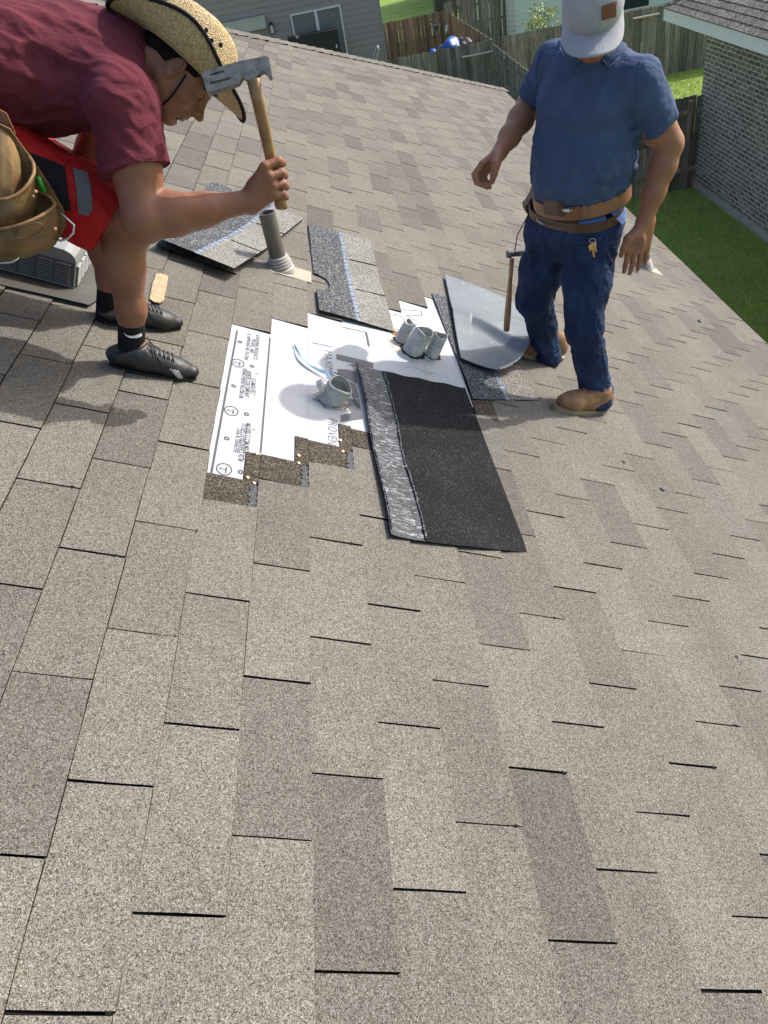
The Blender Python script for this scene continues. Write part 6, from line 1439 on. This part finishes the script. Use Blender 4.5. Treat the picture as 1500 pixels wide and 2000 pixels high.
for k in range(7):
    for dv in (-5.5, 5.5):
        u = 1122 + k * 14.5; v = 404 - k * 2.9 + dv - max(0, k - 3) * 1.8; p = on_belt(u, v, .0)
        if p is not None: n_ = unit(p - bc_); m.tube([p, p + n_ * .0012], .0026, 8)
m.build('punched_holes', M_hole, tbR)
Pb = [U_.px(u, v, .012) for u, v in ((1055, 416), (1054, 430), (1066, 437))]
if all(p is not None for p in Pb): tube_part('belt_buckle', Pb, .0028, M_steel, manR, 8)
leaf('belt_tip', [(1064, 418), (1100, 421), (1124, 424), (1134, 433), (1124, 443), (1096, 442), (1066, 436)], .011, mat=M_leatherd, fld=U_)
kp_ = [on_belt(u, v, .0035) for u, v in ((1066, 404), (1074, 405), (1082, 406), (1090, 406), (1098, 405), (1104, 404))]
m = MB()
for a, b2 in zip(kp_[:-1], kp_[1:]): n1, n2 = unit(a - bc_), unit(b2 - bc_); m.hexa([a - tilt_up * .027, b2 - tilt_up * .027, b2 - tilt_up * .027 + n2 * .003, a - tilt_up * .027 + n1 * .003, a + tilt_up * .027, b2 + tilt_up * .027, b2 + tilt_up * .027 + n2 * .003, a + tilt_up * .027 + n1 * .003])
m.build('belt_keeper', M_leatherd, tbR)
# pouch seen edge-on at his right hip
m = MB(); pc = [q_(u, v, 2.47) for u, v in ((1046, 366), (1040, 382), (1032, 396), (1026, 402), (1027, 414), (1036, 426), (1044, 410), (1048, 392))]; m.prism(pc, (0, 0, 0), (0, .05, 0)); m.build('pouch', M_leatherd, tbR)
tube_part('steel_ring', [q_(u, v, 2.465) for u, v in ((1028, 394), (1021, 393), (1019, 399), (1024, 402))], .0015, M_steel, tbR, 6)
# keys clipped to the pocket
kk = empty('keys', Jn.px(1158, 470, .01), 'bunch of brass keys clipped to the jeans pocket', 'keys')
M_brass = simple('brass', (.62, .45, .18), .3, .9, .2, 60)
for (a, b2) in (((1156, 474), (1160, 500)), ((1159, 472), (1164, 490)), ((1155, 476), (1153, 488)), ((1160, 474), (1158, 494))):
    p = Jn.px(*a, .011); q2 = Jn.px(*b2, .009)
    if p is None or q2 is None: continue
    d = unit(q2 - p); n_ = Jn.grad(p); w = np.cross(d, n_); m = MB(); L2 = np.linalg.norm(q2 - p)
    m.prism([p + w * .008, p + d * .010 + w * .009, p + d * .016 + w * .003, q2 + w * .003, q2 - w * .003, p + d * .016 - w * .003, p + d * .010 - w * .009, p - w * .008], n_ * 0, n_ * .002); m.build('key', M_brass, kk)
pk = Jn.px(1157, 468, .012); tube_part('key_ring', [pk + unit(RW[0]) * (.011 * math.cos(a)) + unit(RW[1]) * .008 * math.sin(a) for a in np.linspace(0, 6.28, 16)], .0012, M_steel, kk, 6)
# ---- cap
M_capg = cloth('heather_grey_cotton', (.30, .31, .34), (.36, .37, .40), 600, .85, .04, .12); M_capw = cloth('white_mesh', (.68, .69, .74), (.76, .77, .82), 420, .8, .03); M_patch = leather('brown_patch_leather', (.10, .03, .015), (.20, .07, .035), .6)
cap = empty('cap', HR(0, 0, .1), 'light grey baseball cap with brown leather patch and white mesh back', 'cap')
CF = Field(HR(0, 0, .06) - .19, HR(0, 0, .06) + .19, .004)
cu = unit(uR * .98 - fR * .10); cf = unit(fR - cu * (fR @ cu)); cr = np.cross(cf, cu); cc = HR(-.005, 0, .045)
CF.ell(cc + cu * .018, (.110, .092, .106), (cf, cr, cu), 0); CF.ell(cc + cf * .03 + cu * .04, (.075, .075, .07), (cf, cr, cu), .03); CF.cut(cc - cu * .012, -cu, .003)
CF.ell(cc - cu * .01, (.098, .079, .07), (cf, cr, cu), .002, 'sub')
CFf = Field(HR(0, 0, .06) - .19, HR(0, 0, .06) + .19, .004); CFf.D = CF.D.copy(); CFf.cut(cc - cf * .012, -cf, .001)
CFb = Field(HR(0, 0, .06) - .19, HR(0, 0, .06) + .19, .004); CFb.D = CF.D.copy(); CFb.cut(cc - cf * .013, cf, .001)
solid('front_panel', CFf, M_capg, cap, None, 1); solid('mesh_back', CFb, M_capw, cap, None, 1)
m = MB(); nU, nV = 30, 12; G = []
for j in range(nV + 1):
    row = []
    for i in range(nU + 1):
        a = math.radians(-88 + 176 * i / nU); s_ = j / nV; xx = math.cos(a); yy = math.sin(a)
        inner = 0; ox_ = .104 * xx + s_ * .082 * max(0, xx) ** .42; oy = .090 * yy * (1 + .05 * s_)
        curve = -.030 * (abs(yy) ** 2) * (s_ ** .7) - .012 * s_
        row.append(cc + cf * ox_ + cr * oy + cu * (-.008 + curve + .002))
    G.append(row)
k = nU + 1; m.v = [tuple(p) for r_ in G for p in r_] + [tuple(p - cu * .0045) for r_ in G for p in r_]; o2 = (nV + 1) * k
for a in range(nV):
    for b2 in range(nU): q = (a * k + b2, a * k + b2 + 1, (a + 1) * k + b2 + 1, (a + 1) * k + b2); m.f.append(q); m.f.append(tuple(o2 + x for x in q[::-1]))
for a in range(nV):
    for b2 in (0, nU): m.f.append((a * k + b2, (a + 1) * k + b2, o2 + (a + 1) * k + b2, o2 + a * k + b2))
for b2 in range(nU):
    for a in (0, nV): m.f.append((a * k + b2, a * k + b2 + 1, o2 + a * k + b2 + 1, o2 + a * k + b2))
m.t = [0] * len(m.f); m.build('visor', M_capg, cap, smooth=True)
decal('leather_patch', CFf, [(1175, 12), (1203, 2), (1202, 32), (1175, 39)], M_patch, cap, 1.5, .003, .8, 3)
bm = bmesh.new(); bmesh.ops.create_uvsphere(bm, u_segments=12, v_segments=8, radius=.007); me = bpy.data.meshes.new('button'); bm.to_mesh(me); bm.free(); me.materials.append(M_capg); o = bpy.data.objects.new('top_button', me); COL.objects.link(o); o.parent = cap; o.location = Vector(cc + cu * .121 - root_loc(cap))
# ---- boots
M_suede = leather('tan_boot_leather', (.15, .075, .032), (.34, .19, .095), .75); M_sole = simple('crepe_sole', (.28, .22, .14), .8, var=.25, vscale=30)
M_solet = simple('dark_outsole', (.02, .016, .012), .8)
def boot(heel, toe, ank, lab):
    r_ = empty('boot', heel, None, None); r_.parent = manR; r_.location = Vector(heel - root_loc(manR)); r_['label'] = lab
    d = unit(toe - heel); d = unit(d - RN * (d @ RN)); s2 = np.cross(RN, d); L_ = np.linalg.norm(toe - heel); base = heel - RN * (RN @ heel)
    def q(f, w, h): return base + d * f * L_ + s2 * w + RN * h
    F_ = Field(np.minimum(q(-.3, -.1, -.05), q(1.3, .1, .2)) - .09, np.maximum(q(-.3, .1, 0), q(1.3, -.1, .2)) + .09, .0032)
    F_.cone(q(.02, 0, .055), q(.4, 0, .05), .034, .037, .02); F_.cone(q(.4, 0, .05), q(.8, .004, .044), .038, .044, .03, flat=1.12, fax=RN); F_.cone(q(.8, .004, .044), q(1.0, .002, .041), .044, .031, .02, flat=1.1, fax=RN); F_.cone(q(.08, 0, .08), q(.18, 0, .10), .032, .036, .03); F_.cone(q(.25, 0, .085), q(.6, 0, .066), .036, .03, .03)
    F_.cut(q(0, 0, .021), -RN, .002)
    solid('upper', F_, M_suede, r_, lambda P, n_: .0016 * vnoise(P, 60, 6, 3) + .002 * fold(P, s2, .012, 7, 3) * np.exp(-(((P - q(.62, 0, .07)) @ d) / .03) ** 2), 1)
    def out(k, n_=44):
        o_ = []
        for i in range(n_):
            a = 2 * math.pi * i / n_; f = .5 + (.5 + .042 / L_) * math.cos(a); wmax = .047 if math.cos(a) > 0 else .047 - .011 * min(1, -math.cos(a) * 1.6); o_.append(q(f, wmax * math.copysign(abs(math.sin(a)) ** .7, math.sin(a)), 0) + (q(f, 0, 0) - q(.5, 0, 0)) * (k - 1))
        return o_
    m = MB(); m.prism(out(1.0), RN * .003, RN * .023); m.build('sole', M_sole, r_); m = MB(); m.prism(out(.985), RN * .0, RN * .003); m.build('outsole', M_solet, r_)
    lm = MB()
    for i in range(5):
        f = .34 + i * .06
        def sf(ff, ww):
            h_ = F_.hit(q(ff, ww, .22), -RN, 0, .2, .002); return (h_ if h_ is not None else q(ff, ww, .08)) + RN * .002
        for sg in (-1, 1): lm.tube([sf(f + .035 * t_, sg * (-.02 + .04 * t_)) for t_ in np.linspace(0, 1, 7)], .0026, 6)
    lm.build('laces', M_leathert, r_, smooth=True)
    return r_
tR = roofxy; lb = onroof(1169, 803); lt = onroof(1092, 799)
boot(lb + RN * .03, lt + RN * .03, Lank, 'nearer tan leather boot of the standing man, fully visible')
rb_ = onroof(1084, 702); rt_ = onroof(1018, 692); boot(rb_ + RN * .03, rt_ + RN * .03, Rank, 'farther tan boot of the standing man, half behind the metal sheet')
# ---- hammer hanging beside his right leg
hm = empty('hammer', q_(994, 570, 2.50), 'claw hammer with wooden handle hanging head up beside the jeans leg above the metal sheet', 'hammer')
ha, hb2 = q_(1000, 505, 2.50), q_(989, 646, 2.50); m = MB(); m.tube([ha * (1 - t) + hb2 * t for t in np.linspace(0, 1, 8)], [.0095, .0095, .009, .0105, .013, .0145, .0145, .013], 14, flat=.75); m.build('handle', simple('dark_hickory', (.30, .16, .075), .4, var=.3, vscale=30), hm, smooth=True)
m = MB(); a = q_(1001, 496, 2.50); hx = unit(RW[0] * .95 + V3(0, .2, 0)); m.tube([a - hx * .024, a - hx * .021, a - hx * .006, a - hx * .002], [.0135, .0155, .0155, .010], 16); m.tube([a - hx * .002, a + hx * .035], [.011, .012], 16); m.build('head', M_hsteel, hm, smooth=False)
m = MB(); 
for s2 in (-1, 1): m.tube([a + hx * .03 + V3(0, .006 * s2, 0), a + hx * .06 + V3(0, .010 * s2, .0), a + hx * .095 + V3(0, .012 * s2, -.022)], [.008, .007, .002], 8)
m.build('claw', M_hsteel, hm, smooth=True)
tube_part('loop', [q_(1004, 500, 2.49), q_(1010, 460, 2.47), q_(1026, 430, 2.46), q_(1040, 404, 2.46)], .0022, M_leatherd, tbR, 6)
